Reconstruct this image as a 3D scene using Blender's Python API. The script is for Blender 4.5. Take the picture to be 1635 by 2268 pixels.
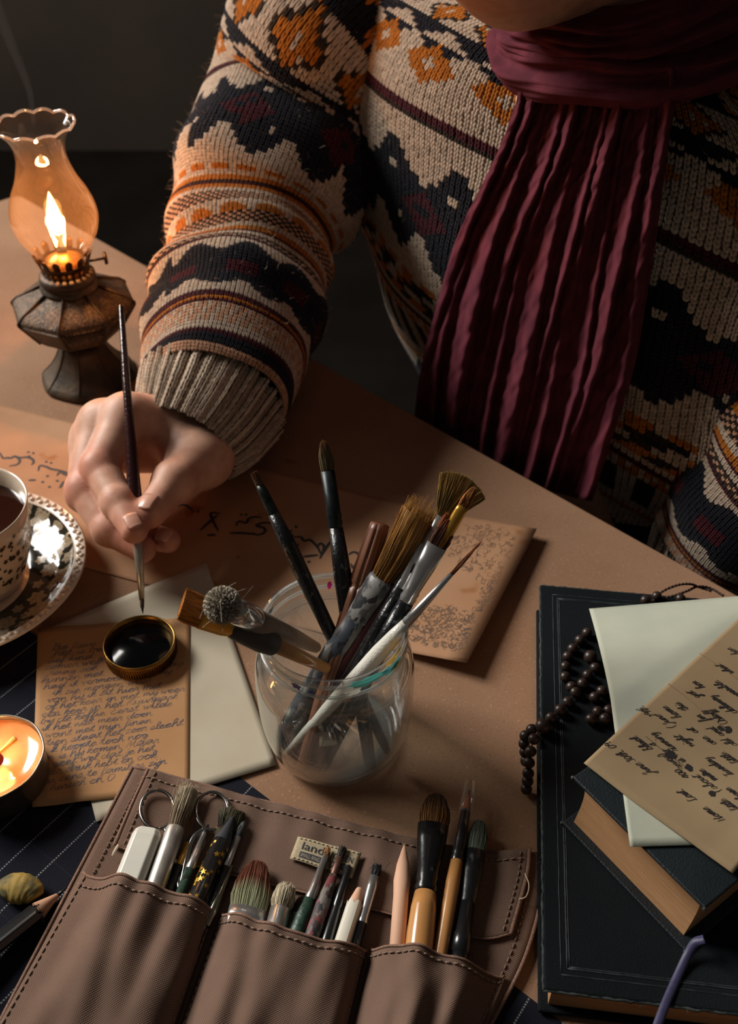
import bpy, math, random
import numpy as np
from mathutils import Vector, Matrix
for o in list(bpy.data.objects): bpy.data.objects.remove(o)
scene = bpy.context.scene
COL = scene.collection
rng = np.random.default_rng(7); random.seed(7)
# ------------------------------------------------------------------ camera
FPX = 2200.0; TH = math.radians(41.5); CH = 0.53
CF = np.array([0, math.cos(TH), -math.sin(TH)]); CX = np.array([1., 0, 0]); CV = np.array([0, math.sin(TH), math.cos(TH)])
CC = np.array([0, 0, CH])
cam = bpy.data.cameras.new('camera'); camo = bpy.data.objects.new('camera', cam); COL.objects.link(camo)
camo.location = (0, 0, CH); camo.rotation_euler = (math.pi/2 - TH, 0, 0)
cam.sensor_fit = 'HORIZONTAL'; cam.sensor_width = 36; cam.lens = 36*FPX/1635
cam.clip_start = 0.02
cam.dof.use_dof = True; cam.dof.focus_distance = 0.57; cam.dof.aperture_fstop = 13
scene.camera = camo
# ------------------------------------------------------------------ light
scene.view_settings.view_transform = 'Standard'; scene.view_settings.look = 'None'
scene.view_settings.gamma = 1; scene.view_settings.use_curve_mapping = False
scene.view_settings.exposure = 0.0
w = bpy.data.worlds.new('world'); scene.world = w; w.use_nodes = True
w.node_tree.nodes['Background'].inputs[0].default_value = (1.0, 0.93, 0.86, 1)
w.node_tree.nodes['Background'].inputs[1].default_value = 0.046
def area(name, loc, target, sx, sy, energy, color):
    l = bpy.data.lights.new(name, 'AREA'); l.shape = 'RECTANGLE'; l.size = sx; l.size_y = sy; l.energy = energy; l.color = color
    o = bpy.data.objects.new(name, l); COL.objects.link(o); o.location = loc
    o.rotation_euler = (Vector(target)-Vector(loc)).to_track_quat('-Z', 'Y').to_euler(); return o
WINDOW_LIGHT = area('window_daylight', (-2.28, 1.72, 1.74), (0.05, 0.55, 0.1), 1.25, 1.1, 140, (1.0, 0.965, 0.90))
# ------------------------------------------------------------------ unprojecting photo points onto real planes
def ray(px, py): return CF + CX*(px-817.5)/FPX + CV*(1134-py)/FPX
def U(px, py, z=0.0):
    d = ray(px, py); return CC + d*((z-CH)/d[2])
def PD(px, py, depth): return CC + ray(px, py)*depth
EA = U(200, 520); EB = U(1600, 1300)
EE = (EB-EA)/np.linalg.norm(EB-EA); EN = np.array([-EE[1], EE[0], 0])
def UP(px, py, dd):
    d = ray(px, py); return CC + d*((dd-EN@(CC-EA))/(EN@d))
def proj(p):
    q = np.array(p)-CC; z = q@CF; return np.array([817.5+FPX*(q@CX)/z, 1134-FPX*(q@CV)/z])
def nrm(v): v = np.asarray(v, float); return v/np.linalg.norm(v)
# ------------------------------------------------------------------ mesh builder
class MB:
    def __init__(s): s.v = []; s.f = []; s.c = []; s.n = 0; s.hascol = False
    def add(s, V, F, col=None):
        V = np.asarray(V, float).reshape(-1, 3); b = s.n
        s.v.append(V); s.f.extend([tuple(i+b for i in f) for f in F]); s.n += len(V)
        if col is None: c = np.ones((len(V), 3))
        else:
            s.hascol = True; c = np.broadcast_to(np.asarray(col, float), (len(V), 3))
        s.c.append(c); return s
    def grid(s, P, closeu=False, closev=False, col=None, flip=False):
        P = np.asarray(P, float); a, b = P.shape[:2]; F = []
        for i in range(a if closeu else a-1):
            for j in range(b if closev else b-1):
                i2 = (i+1) % a; j2 = (j+1) % b
                q = (i*b+j, i2*b+j, i2*b+j2, i*b+j2); F.append(q[::-1] if flip else q)
        if col is not None: col = np.asarray(col, float).reshape(-1, 3) if np.ndim(col) == 3 else col
        return s.add(P.reshape(-1, 3), F, col)
    def lathe(s, prof, seg=32, sx=1, sy=1, col=None, cap0=True, cap1=True, off=(0, 0)):
        a = np.linspace(0, 2*np.pi, seg, endpoint=False); V = []; F = []
        for r, z in prof:
            V.append(np.stack([r*np.cos(a)*sx+off[0], r*np.sin(a)*sy+off[1], np.full(seg, z)], 1))
        n = len(prof)
        for i in range(n-1):
            for j in range(seg):
                F.append((i*seg+j, i*seg+(j+1) % seg, (i+1)*seg+(j+1) % seg, (i+1)*seg+j))
        if cap0: F.append(tuple(range(seg))[::-1])
        if cap1: F.append(tuple((n-1)*seg+j for j in range(seg)))
        return s.add(np.concatenate(V), F, col)
    def tube(s, pts, rad, seg=8, flat=1.0, up=None, caps=True, col=None, closed=False):
        pts = np.asarray(pts, float); n = len(pts); rad = np.broadcast_to(np.asarray(rad, float), (n,))
        t = np.gradient(pts, axis=0) if not closed else np.roll(pts, -1, 0)-np.roll(pts, 1, 0)
        t /= np.linalg.norm(t, axis=1)[:, None]+1e-12
        u = np.asarray(up if up is not None else ([0, 0, 1] if abs(t[0][2]) < .9 else [1, 0, 0]), float)
        V = []; a = np.linspace(0, 2*np.pi, seg, endpoint=False)
        for i in range(n):
            u = u-t[i]*(u@t[i]); u /= np.linalg.norm(u)+1e-12; b = np.cross(t[i], u)
            V.append(pts[i]+rad[i]*(np.cos(a)[:, None]*b+np.sin(a)[:, None]*u*flat))
        F = []
        for i in range(n if closed else n-1):
            for j in range(seg):
                i2 = (i+1) % n
                F.append((i*seg+j, i*seg+(j+1) % seg, i2*seg+(j+1) % seg, i2*seg+j))
        if caps and not closed: F.append(tuple(range(seg))[::-1]); F.append(tuple((n-1)*seg+j for j in range(seg)))
        if col is not None and np.ndim(col) == 2: col = np.repeat(np.asarray(col, float), seg, 0)
        return s.add(np.concatenate(V), F, col)
    def box(s, c, sx, sy, sz, ax=None, col=None):
        ax = np.eye(3) if ax is None else np.asarray(ax, float); V = []
        for i in (-1, 1):
            for j in (-1, 1):
                for k in (-1, 1): V.append(np.asarray(c)+ax[0]*i*sx/2+ax[1]*j*sy/2+ax[2]*k*sz/2)
        return s.add(V, [(0, 1, 3, 2), (4, 6, 7, 5), (0, 4, 5, 1), (2, 3, 7, 6), (0, 2, 6, 4), (1, 5, 7, 3)], col)
    def prism(s, poly, z0, z1, col=None):
        n = len(poly); V = [(p[0], p[1], z0) for p in poly]+[(p[0], p[1], z1) for p in poly]
        F = [tuple(range(n))[::-1], tuple(range(n, 2*n))]+[(i, (i+1) % n, n+(i+1) % n, n+i) for i in range(n)]
        return s.add(V, F, col)
    def sphere(s, c, r, seg=12, rings=8, sc=(1, 1, 1), col=None):
        a = np.linspace(0, np.pi, rings+1)
        V = [(0, 0, 1)]; F = []
        for i in range(1, rings):
            for j in range(seg):
                p = 2*np.pi*j/seg; V.append((np.sin(a[i])*np.cos(p), np.sin(a[i])*np.sin(p), np.cos(a[i])))
        V.append((0, 0, -1)); L = len(V)-1
        for j in range(seg): F.append((0, 1+j, 1+(j+1) % seg)); F.append((L, L-seg+(j+1) % seg, L-seg+j))
        for i in range(rings-2):
            for j in range(seg):
                F.append((1+i*seg+j, 1+(i+1)*seg+j, 1+(i+1)*seg+(j+1) % seg, 1+i*seg+(j+1) % seg))
        return s.add(np.array(V)*r*np.array(sc)+np.asarray(c), F, col)
    def build(s, name, mat, parent=None, smooth=True, bevel=0, subsurf=0, world=False, label=None, solid=0, autosmooth=None):
        V = np.concatenate(s.v)
        if world and parent is not None:
            M = np.array(parent.matrix_basis.inverted()); V = V@M[:3, :3].T+M[:3, 3]
        me = bpy.data.meshes.new(name); me.from_pydata(V.tolist(), [], s.f); me.validate()
        if s.hascol:
            at = me.color_attributes.new('Col', 'FLOAT_COLOR', 'POINT'); C = np.ones((len(V), 4)); C[:, :3] = np.concatenate(s.c)
            at.data.foreach_set('color', C.ravel())
        if mat: me.materials.append(mat)
        if smooth: me.polygons.foreach_set('use_smooth', [True]*len(me.polygons))
        if autosmooth: 
            me.set_sharp_from_angle(angle=math.radians(autosmooth))
        me.update()
        o = bpy.data.objects.new(name, me); COL.objects.link(o)
        if parent is not None: o.parent = parent
        if bevel:
            m = o.modifiers.new('bevel', 'BEVEL'); m.width = bevel; m.segments = 2; m.limit_method = 'ANGLE'
        if solid:
            m = o.modifiers.new('solid', 'SOLIDIFY'); m.thickness = solid; m.offset = 0
        if subsurf:
            m = o.modifiers.new('sub', 'SUBSURF'); m.levels = subsurf; m.render_levels = subsurf
        if label: o['label'] = label
        return o
def frame(loc, zax, xhint=(1, 0, 0)):
    z = nrm(zax); x = np.asarray(xhint, float); x = nrm(x-z*(x@z)); y = np.cross(z, x)
    M = Matrix(((x[0], y[0], z[0], loc[0]), (x[1], y[1], z[1], loc[1]), (x[2], y[2], z[2], loc[2]), (0, 0, 0, 1))); return M
def thing(name, label, cat, loc=(0, 0, 0), M=None, group=None):
    o = bpy.data.objects.new(name, None); COL.objects.link(o); o.empty_display_size = .02
    o.matrix_basis = M if M is not None else Matrix.Translation(Vector(loc))
    tag(o, label, cat, group); return o
def tag(o, label, cat, group=None):
    o['label'] = label; o['category'] = cat
    if group: o['group'] = group
    return o
def crom(P, n=8):
    P = np.asarray(P, float)
    if len(P) < 3:
        t = np.linspace(0, 1, n+1)[:, None]; return P[0]*(1-t)+P[-1]*t
    Q = np.vstack([2*P[0]-P[1], P, 2*P[-1]-P[-2]]); out = []
    for i in range(1, len(Q)-2):
        for t in np.linspace(0, 1, n, endpoint=False):
            a, b, c, d = Q[i-1:i+3]
            out.append(.5*((2*b)+(c-a)*t+(2*a-5*b+4*c-d)*t*t+(3*b-a-3*c+d)*t**3))
    out.append(P[-1]); return np.array(out)
def interp(xs, ys, x):
    ys = np.asarray(ys, float)
    if ys.ndim == 1: return np.interp(x, xs, ys)
    return np.stack([np.interp(x, xs, ys[:, k]) for k in range(ys.shape[1])], -1)
# ------------------------------------------------------------------ materials
def lin(c):
    c = np.asarray(c, float)/255; return tuple(np.where(c <= .04045, c/12.92, ((c+.055)/1.055)**2.4))
def nt_new(name):
    m = bpy.data.materials.new(name); m.use_nodes = True; return m, m.node_tree, m.node_tree.nodes['Principled BSDF']
def mat(name, c, rough=.5, metal=0, c2=None, scale=60, detail=4, bump=0, bscale=None, coat=0, spec=.5, sss=0, sheen=0, attr=False, lo=.35, hi=.65, trans=0, stretch=None):
    m, nt, b = nt_new(name); N = nt.nodes; L = nt.links
    b.inputs['Roughness'].default_value = rough; b.inputs['Metallic'].default_value = metal
    b.inputs['Coat Weight'].default_value = coat; b.inputs['Coat Roughness'].default_value = .1
    b.inputs['Specular IOR Level'].default_value = spec; b.inputs['Sheen Weight'].default_value = sheen
    if trans: b.inputs['Transmission Weight'].default_value = trans
    if sss:
        b.inputs['Subsurface Weight'].default_value = sss; b.inputs['Subsurface Radius'].default_value = (1, .35, .2); b.inputs['Subsurface Scale'].default_value = .006
    c = lin(c)+(1,) if max(c) > 1.001 else tuple(c)+(1,)
    tc = N.new('ShaderNodeTexCoord'); mp = N.new('ShaderNodeMapping'); L.new(tc.outputs['Object'], mp.inputs[0])
    if stretch: mp.inputs['Scale'].default_value = stretch
    src = None
    if attr:
        a = N.new('ShaderNodeAttribute'); a.attribute_name = 'Col'; src = a.outputs['Color']
    if c2 is not None:
        c2 = lin(c2)+(1,) if max(c2) > 1.001 else tuple(c2)+(1,)
        nz = N.new('ShaderNodeTexNoise'); nz.inputs['Scale'].default_value = scale; nz.inputs['Detail'].default_value = detail; L.new(mp.outputs[0], nz.inputs['Vector'])
        cr = N.new('ShaderNodeValToRGB'); cr.color_ramp.elements[0].position = lo; cr.color_ramp.elements[1].position = hi
        cr.color_ramp.elements[0].color = c; cr.color_ramp.elements[1].color = c2; L.new(nz.outputs['Fac'], cr.inputs[0])
        if src is not None:
            mx = N.new('ShaderNodeMix'); mx.data_type = 'RGBA'; mx.blend_type = 'MULTIPLY'; mx.inputs[0].default_value = 1
            L.new(cr.outputs[0], mx.inputs[6]); L.new(src, mx.inputs[7]); src = mx.outputs[2]
        else: src = cr.outputs[0]
    if src is not None: L.new(src, b.inputs['Base Color'])
    else: b.inputs['Base Color'].default_value = c
    if bump:
        n2 = N.new('ShaderNodeTexNoise'); n2.inputs['Scale'].default_value = bscale or scale; n2.inputs['Detail'].default_value = 5; L.new(mp.outputs[0], n2.inputs['Vector'])
        bp = N.new('ShaderNodeBump'); bp.inputs['Strength'].default_value = bump; bp.inputs['Distance'].default_value = .001
        L.new(n2.outputs['Fac'], bp.inputs['Height']); L.new(bp.outputs[0], b.inputs['Normal'])
    return m
def emit(name, c, s):
    m, nt, b = nt_new(name); b.inputs['Base Color'].default_value = (0, 0, 0, 1); b.inputs['Emission Color'].default_value = tuple(c)+(1,); b.inputs['Emission Strength'].default_value = s
    return m
def thin_glass(name, tint=(1, 1, 1), haze=.03, hazecol=(.8, .8, .8), rough=.03, ior=1.5, fscale=1.0):
    m, nt, b = nt_new(name); N = nt.nodes; L = nt.links; out = N['Material Output']; N.remove(b)
    tr = N.new('ShaderNodeBsdfTransparent'); tr.inputs[0].default_value = tuple(tint)+(1,)
    gl = N.new('ShaderNodeBsdfGlossy'); gl.inputs['Roughness'].default_value = rough
    # Schlick reflectance from the facing ratio, the same on both sides of the thin wall
    lw = N.new('ShaderNodeLayerWeight'); lw.inputs['Blend'].default_value = .5
    f0 = ((ior-1)/(ior+1))**2
    pw = N.new('ShaderNodeMath'); pw.operation = 'POWER'; pw.inputs[1].default_value = 3.2; L.new(lw.outputs['Facing'], pw.inputs[0])
    ma = N.new('ShaderNodeMath'); ma.operation = 'MULTIPLY_ADD'; ma.inputs[1].default_value = 1-f0; ma.inputs[2].default_value = f0; L.new(pw.outputs[0], ma.inputs[0])
    mul = N.new('ShaderNodeMath'); mul.operation = 'MULTIPLY'; mul.inputs[1].default_value = fscale; mul.use_clamp = True; L.new(ma.outputs[0], mul.inputs[0])
    mx = N.new('ShaderNodeMixShader'); L.new(mul.outputs[0], mx.inputs[0]); L.new(tr.outputs[0], mx.inputs[1]); L.new(gl.outputs[0], mx.inputs[2])
    df = N.new('ShaderNodeBsdfDiffuse'); df.inputs[0].default_value = tuple(hazecol)+(1,)
    tl = N.new('ShaderNodeBsdfTranslucent'); tl.inputs[0].default_value = tuple(hazecol)+(1,)
    dd = N.new('ShaderNodeMixShader'); L.new(df.outputs[0], dd.inputs[1]); L.new(tl.outputs[0], dd.inputs[2])
    m2 = N.new('ShaderNodeMixShader'); m2.inputs[0].default_value = haze; L.new(mx.outputs[0], m2.inputs[1]); L.new(dd.outputs[0], m2.inputs[2])
    L.new(m2.outputs[0], out.inputs[0]); return m
def weave(name, c, c2, k=3800, rough=.9, depth=.0003, c3=None):
    """plain woven canvas: two crossing sets of threads"""
    m, nt, b = nt_new(name); N = nt.nodes; L = nt.links; b.inputs['Roughness'].default_value = rough; b.inputs['Specular IOR Level'].default_value = .15
    tc = N.new('ShaderNodeTexCoord'); sp = N.new('ShaderNodeSeparateXYZ'); L.new(tc.outputs['UV'], sp.inputs[0])
    def mth(op, a, bb=None):
        n = N.new('ShaderNodeMath'); n.operation = op
        for i, x in enumerate((a, bb)):
            if x is None: continue
            if hasattr(x, 'is_linked') or not isinstance(x, (int, float)): L.new(x, n.inputs[i])
            else: n.inputs[i].default_value = x
        return n.outputs[0]
    sx = mth('SINE', mth('MULTIPLY', sp.outputs[0], k)); sy = mth('SINE', mth('MULTIPLY', sp.outputs[1], k))
    pr = mth('ADD', mth('MULTIPLY', mth('MULTIPLY', sx, sy), .5), .5)
    nz = N.new('ShaderNodeTexNoise'); nz.inputs['Scale'].default_value = 40; nz.inputs['Detail'].default_value = 3; L.new(tc.outputs['UV'], nz.inputs['Vector'])
    cr = N.new('ShaderNodeMix'); cr.data_type = 'RGBA'; cr.inputs[6].default_value = lin(c)+(1,); cr.inputs[7].default_value = lin(c2)+(1,); L.new(mth('MULTIPLY_ADD', pr, .6), cr.inputs[0])
    cr.inputs[0].default_value = .5
    q = N.new('ShaderNodeMix'); q.data_type = 'RGBA'; q.blend_type = 'MULTIPLY'; q.inputs[0].default_value = .35; L.new(cr.outputs[2], q.inputs[6]); L.new(nz.outputs['Fac'], q.inputs[7])
    L.new(q.outputs[2], b.inputs['Base Color'])
    bp = N.new('ShaderNodeBump'); bp.inputs['Strength'].default_value = .9; bp.inputs['Distance'].default_value = depth; L.new(pr, bp.inputs['Height']); L.new(bp.outputs[0], b.inputs['Normal'])
    return m
def setuv(o, fn):
    me = o.data; uv = me.uv_layers.new(name='UVMap'); n = len(me.vertices); co = np.zeros(n*3); me.vertices.foreach_get('co', co); co = co.reshape(-1, 3)
    uvv = fn(co); li = np.zeros(len(me.loops), dtype=np.int32); me.loops.foreach_get('vertex_index', li)
    uv.data.foreach_set('uv', uvv[li].astype(np.float32).ravel())
def paint_mat(name, base, spots, rough=.45, scale=180, thr=.56, stretch=None):
    """handle lacquer with dried paint crust"""
    m, nt, b = nt_new(name); N = nt.nodes; L = nt.links; tc = N.new('ShaderNodeTexCoord'); b.inputs['Roughness'].default_value = rough
    last = None; mp = N.new('ShaderNodeMapping'); L.new(tc.outputs['Object'], mp.inputs[0]); mp.inputs['Scale'].default_value = stretch or (1, 1, .6)
    for i, s in enumerate(spots):
        nz = N.new('ShaderNodeTexNoise'); nz.noise_dimensions = '4D'; nz.inputs['W'].default_value = i*3.7+len(name); nz.inputs['Scale'].default_value = scale*(1+.4*i); nz.inputs['Detail'].default_value = 3; L.new(mp.outputs[0], nz.inputs['Vector'])
        cr = N.new('ShaderNodeValToRGB'); cr.color_ramp.elements[0].position = thr+.03*i; cr.color_ramp.elements[1].position = thr+.03+.03*i; L.new(nz.outputs['Fac'], cr.inputs[0])
        mx = N.new('ShaderNodeMix'); mx.data_type = 'RGBA'; L.new(cr.outputs[0], mx.inputs[0]); mx.inputs[7].default_value = lin(s)+(1,)
        if last is None: mx.inputs[6].default_value = lin(base)+(1,)
        else: L.new(last, mx.inputs[6])
        last = mx.outputs[2]
    L.new(last, b.inputs['Base Color'])
    nz = N.new('ShaderNodeTexNoise'); nz.inputs['Scale'].default_value = scale*2; L.new(tc.outputs['Object'], nz.inputs['Vector'])
    bp = N.new('ShaderNodeBump'); bp.inputs['Strength'].default_value = .4; bp.inputs['Distance'].default_value = .0008; L.new(nz.outputs['Fac'], bp.inputs['Height']); L.new(bp.outputs[0], b.inputs['Normal'])
    return m
# ================================================================== SETTING
kraft = mat('kraft_board', (158, 122, 96), .85, c2=(142, 107, 82), scale=9, detail=8, bump=.15, bscale=900, spec=.2)
# speckle on the board
def add_speckle(m, col, scale, thr):
    nt = m.node_tree; N = nt.nodes; L = nt.links; b = N['Principled BSDF']; src = b.inputs['Base Color'].links[0].from_socket
    tc = N.new('ShaderNodeTexCoord'); nz = N.new('ShaderNodeTexNoise'); nz.inputs['Scale'].default_value = scale; nz.inputs['Detail'].default_value = 2; L.new(tc.outputs['Object'], nz.inputs['Vector'])
    cr = N.new('ShaderNodeValToRGB'); cr.color_ramp.elements[0].position = thr; cr.color_ramp.elements[1].position = thr+.06; L.new(nz.outputs['Fac'], cr.inputs[0])
    mx = N.new('ShaderNodeMix'); mx.data_type = 'RGBA'; L.new(cr.outputs[0], mx.inputs[0]); L.new(src, mx.inputs[6]); mx.inputs[7].default_value = lin(col)+(1,); L.new(mx.outputs[2], b.inputs['Base Color'])
add_speckle(kraft, (128, 94, 70), 700, .62); add_speckle(kraft, (168, 132, 105), 420, .63); add_speckle(kraft, (116, 70, 38), 22, .70)
dark_wall = mat('dark_wall_paint', (54, 43, 34), .9, c2=(45, 36, 28), scale=3)
wood_floor = mat('dark_floor', (24, 20, 17), .95, c2=(18, 15, 13), scale=6, spec=.03)
def struct(name, mb, m, **k):
    o = mb.build(name, m, None, smooth=False, **k); o['kind'] = 'structure'; return o
struct('floor', MB().box((0, 1.0, -.775), 5.6, 5.6, .05), wood_floor)
struct('wall_back', MB().box((0, 3.3, .9), 5.6, .1, 3.35), dark_wall)
# left wall with the window opening the daylight comes through
wl = MB(); WX = -2.52; WY0, WY1, WZ0, WZ1 = 1.0, 2.52, 1.14, 2.40
wl.box((WX, (WY0-1.8)/2, .9), .1, WY0+1.8, 3.35); wl.box((WX, (WY1+3.3)/2, .9), .1, 3.3-WY1, 3.35)
wl.box((WX, (WY0+WY1)/2, (WZ0-.775)/2), .1, WY1-WY0, WZ0+.775); wl.box((WX, (WY0+WY1)/2, (WZ1+2.575)/2), .1, WY1-WY0, 2.575-WZ1)
struct('wall_left', wl, dark_wall)
winm = mat('white_window_paint', (205, 203, 196), .5)
wf = MB()
for yy in (WY0+.02, WY1-.02): wf.box((WX+.02, yy, (WZ0+WZ1)/2), .06, .04, WZ1-WZ0)
for zz in (WZ0+.02, WZ1-.02): wf.box((WX+.02, (WY0+WY1)/2, zz), .06, WY1-WY0, .04)
win = struct('window_1', wf, winm)
slat_me = None
for k in range(9):
    yy = WY0+.07+k*(WY1-WY0-.14)/8
    if slat_me is None: so_ = MB().box((0, 0, 0), .004, .060, WZ1-WZ0-.10, [[.8, .6, 0], [-.6, .8, 0], [0, 0, 1]]).build('blind_slat', winm, win, smooth=False); slat_me = so_
    else: so_ = slat_me.copy(); COL.objects.link(so_); so_.parent = win
    so_.location = (WX+.085, yy, (WZ0+WZ1)/2)

# ================================================================== TABLE
# photographed far corner and edge; the table runs out of the frame elsewhere
c0 = EA-EE*.16; c1 = EA+EE*1.25
poly = [c0, c1, c1-EN*1.05, c0-EN*1.05]
t = thing('table', 'tan kraft-topped table with a straight edge running diagonally across the photo', 'table', (c0+c1)/2-EN*.5*np.array([1, 1, 0])+np.array([0, 0, -.75]))
def rounded(poly, r=.012, n=5):
    out = []; m = len(poly)
    for i in range(m):
        p = np.array(poly[i][:2]); a = np.array(poly[i-1][:2]); b = np.array(poly[(i+1) % m][:2])
        u = nrm(a-p); v = nrm(b-p)
        for k in range(n+1):
            s = k/n; out.append((p+u*r*(1-s)**2+v*r*s**2))
    return out
MB().prism(rounded(poly), -.018, 0).build('tabletop', kraft, t, smooth=False, world=True, bevel=.0012)
dwood = mat('dark_table_wood', (60, 40, 28), .5, c2=(44, 28, 20), scale=20)
for i in range(4):
    q = poly[i]+(np.mean(poly, axis=0)-poly[i])*.13
    MB().lathe([(.022, -.75), (.026, -.3), (.03, -.018)], 16, off=(q[0], q[1])).build('leg', dwood, t, world=True)

# ================================================================== PAPERS
def bil(c, s, t): return (c[0]*(1-s)*(1-t)+c[1]*s*(1-t)+c[2]*s*t+c[3]*(1-s)*t)
def paper(name, label, corners, m, zf=None, th=.0004, n=28, cat='paper'):
    """corners: TL,TR,BR,BL in the world; zf(s,t) extra lift. returns thing and surface map"""
    c = [np.asarray(x, float) for x in corners]
    def S(s, t):
        p = bil(c, s, t)
        if zf: p = p+np.array([0, 0, zf(s, t)])
        return p
    g = np.array([[S(i/n, j/n) for j in range(n+1)] for i in range(n+1)])
    base = np.mean(c, axis=0); o = thing(name, label, cat, base)
    mb = MB(); mb.grid(g, flip=True); ob = mb.build('sheet', m, o, world=True); 
    md = ob.modifiers.new('solid', 'SOLIDIFY'); md.thickness = th; md.offset = -1
    return o, S
def ribbon_on(mb, S, pts, wd, lift=.0002, taper=False, col=None):
    """flat ink stroke of width wd on surface S along (s,t) points"""
    P = np.array([S(*p) for p in pts]); T = np.gradient(P, axis=0); T /= np.linalg.norm(T, axis=1)[:, None]+1e-9
    s0, t0 = pts[len(pts)//2]; e = 1e-3
    nn = np.cross(S(s0+e, t0)-S(s0, t0), S(s0, t0+e)-S(s0, t0)); nn = nn/np.linalg.norm(nn); nn = nn if nn[2] > 0 else -nn
    B = np.cross(nn, T); w_ = np.broadcast_to(np.asarray(wd, float), (len(P),)).copy()
    if taper:
        k = np.linspace(0, 1, len(P)); w_ *= .35+.65*np.sin(np.pi*np.clip(k, .02, .98))**.5
    g = np.stack([P-B*w_[:, None]/2+nn*lift, P+B*w_[:, None]/2+nn*lift], 1); mb.grid(g, flip=True, col=col)
def dot_on(mb, S, p, r, lift=.0002, n=9, sq=1.0):
    s, t = p; e = 1e-3; a = S(s+e, t)-S(s, t); b = S(s, t+e)-S(s, t); nn = np.cross(a, b); nn = nn/np.linalg.norm(nn); nn = nn if nn[2] > 0 else -nn
    a = nrm(a); b = np.cross(nn, a); c = S(s, t)+nn*lift
    V = [c]+[c+(a*math.cos(k*2*math.pi/n)+b*math.sin(k*2*math.pi/n)*sq)*r*random.uniform(.8, 1.15) for k in range(n)]
    mb.add(V, [(0, 1+k, 1+(k+1) % n) for k in range(n)])
GL = dict(a="9,8 5,10 1,6 2,1 6,1 9,9 9,3 11,0 13,2", b="0,1 4,12 5,19 3,20 2,12 2,2 5,0 8,4 6,9 10,7 12,8", c="8,8 5,10 1,6 2,1 5,0 9,2 11,3", d="8,8 4,10 1,6 2,1 5,0 8,4 11,20 9,4 10,0 13,2", e="1,3 7,7 5,10 2,8 1,3 4,0 8,1 10,3", f="1,2 6,14 6,20 3,18 2,0 0,-10 3,-9 4,0 8,2", g="8,8 4,10 1,5 4,1 8,8 7,-6 3,-10 1,-7 6,-1 11,3", h="0,1 5,14 5,20 2,17 1,0 3,7 6,10 7,6 7,1 9,0 11,2", i="0,2 3,9 3,2 5,0 7,2", j="0,2 4,9 3,-6 0,-10 -2,-6 5,2", k="0,1 5,14 5,20 2,16 1,0 2,6 6,10 5,6 2,5 6,0 9,2", l="0,1 5,13 5,20 2,17 2,3 4,0 7,2", m="0,6 2,10 2,0 3,7 6,10 6,0 7,7 10,10 10,2 12,0 14,2", n="0,6 2,10 2,0 3,7 6,10 7,2 9,0 11,2", o="5,10 1,6 2,1 5,0 8,4 6,9 5,10 8,8 11,9", p="0,3 3,10 1,-10 3,5 6,10 8,6 5,1 3,3 10,2", r="0,2 3,11 4,9 6,9 5,2 7,0 9,2", s="0,2 4,11 5,5 4,0 1,1 6,1 9,3", t="0,2 4,17 3,3 5,0 8,2", u="0,7 2,10 2,2 5,0 8,9 8,2 10,0 12,2", v="0,7 2,10 4,0 7,9 10,9", w="0,7 2,10 3,0 6,8 7,0 10,9 13,9", y="0,7 2,10 3,3 6,2 8,9 6,-7 3,-10 2,-6 10,2", z="0,8 6,10 1,0 6,1 9,2",
    E="10,18 6,20 3,16 6,11 2,8 1,3 5,0 10,3", M="0,0 5,19 6,2 12,19 12,2 15,0", L="9,17 6,20 4,15 4,4 1,0 5,1 11,0", J="3,14 9,20 6,0 4,-10 1,-6 9,2", H="2,18 2,0 2,9 10,10 11,19 9,0 12,1", T="1,17 6,20 12,18 7,19 6,3 3,0", O="8,18 3,18 1,8 4,0 9,3 11,12 8,18", K="3,19 2,0 2,9 10,19 5,9 11,0", I="2,18 7,20 5,10 4,0 1,2", D="4,19 3,0 9,2 12,10 9,18 2,19")
GS = {'0': "5,16 1,12 1,3 4,0 8,5 8,12 5,16", '2': "1,12 5,16 7,11 1,0 8,1", '3': "1,14 6,16 5,9 8,4 4,0 0,2", '4': "6,0 7,16 0,6 10,6", '9': "8,12 4,16 1,12 4,8 8,12 7,0", '(': "5,20 1,10 4,-3", ')': "0,20 4,10 1,-3", '-': "0,7 7,7"}
def pts_of(s): return [tuple(float(q)/10 for q in p.split(',')) for p in s.split()]
def write(mb, S, text, s0, t0, ds, dt, size, wd, slant=.35, jit=.05, aspect=1.0, rise=0.0):
    """cursive words; (s0,t0) start of baseline; ds,dt = s and t per metre; size = x height in metres"""
    x = 0.0; y0 = 0.0
    def put(P, w_=wd):
        P = crom(P, 5) if len(P) > 2 else np.array(P)
        Q = []
        for px_, py_ in P:
            px_ = px_+slant*py_; xx = px_*size; yy = py_*size
            Q.append((s0+xx*ds, t0-(yy+rise*xx)*dt))
        ribbon_on(mb, S, Q, w_*random.uniform(.75, 1.2), taper=len(Q) > 5)
    for word in text.split(' '):
        run = []; marks = []
        for ch in word:
            sc = random.uniform(.9, 1.12)
            if ch in GL:
                P = pts_of(GL[ch]); run += [(x+a*sc*aspect+random.uniform(-jit, jit), b*sc+random.uniform(-jit, jit)) for a, b in P]
                if ch in 'ij': marks.append([(x+.35, 1.5), (x+.5, 1.6)])
                if ch == 't': marks.append([(x-.1, 1.15), (x+.4, 1.22), (x+.95, 1.3)])
                x += (P[-1][0]-.15)*aspect*sc+(.35 if ch.isupper() else 0)
            elif ch in GS:
                if run: put(run); run = []
                put([(x+a*sc, b*sc) for a, b in pts_of(GS[ch])]); x += 1.0
            elif ch == '.': marks.append([(x+.1, 0), (x+.25, .05)]); x += .5
            elif ch == '_': x += .6
        if run: put(run)
        for q in marks: put(q)
        x += .9
    return x*size
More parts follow.
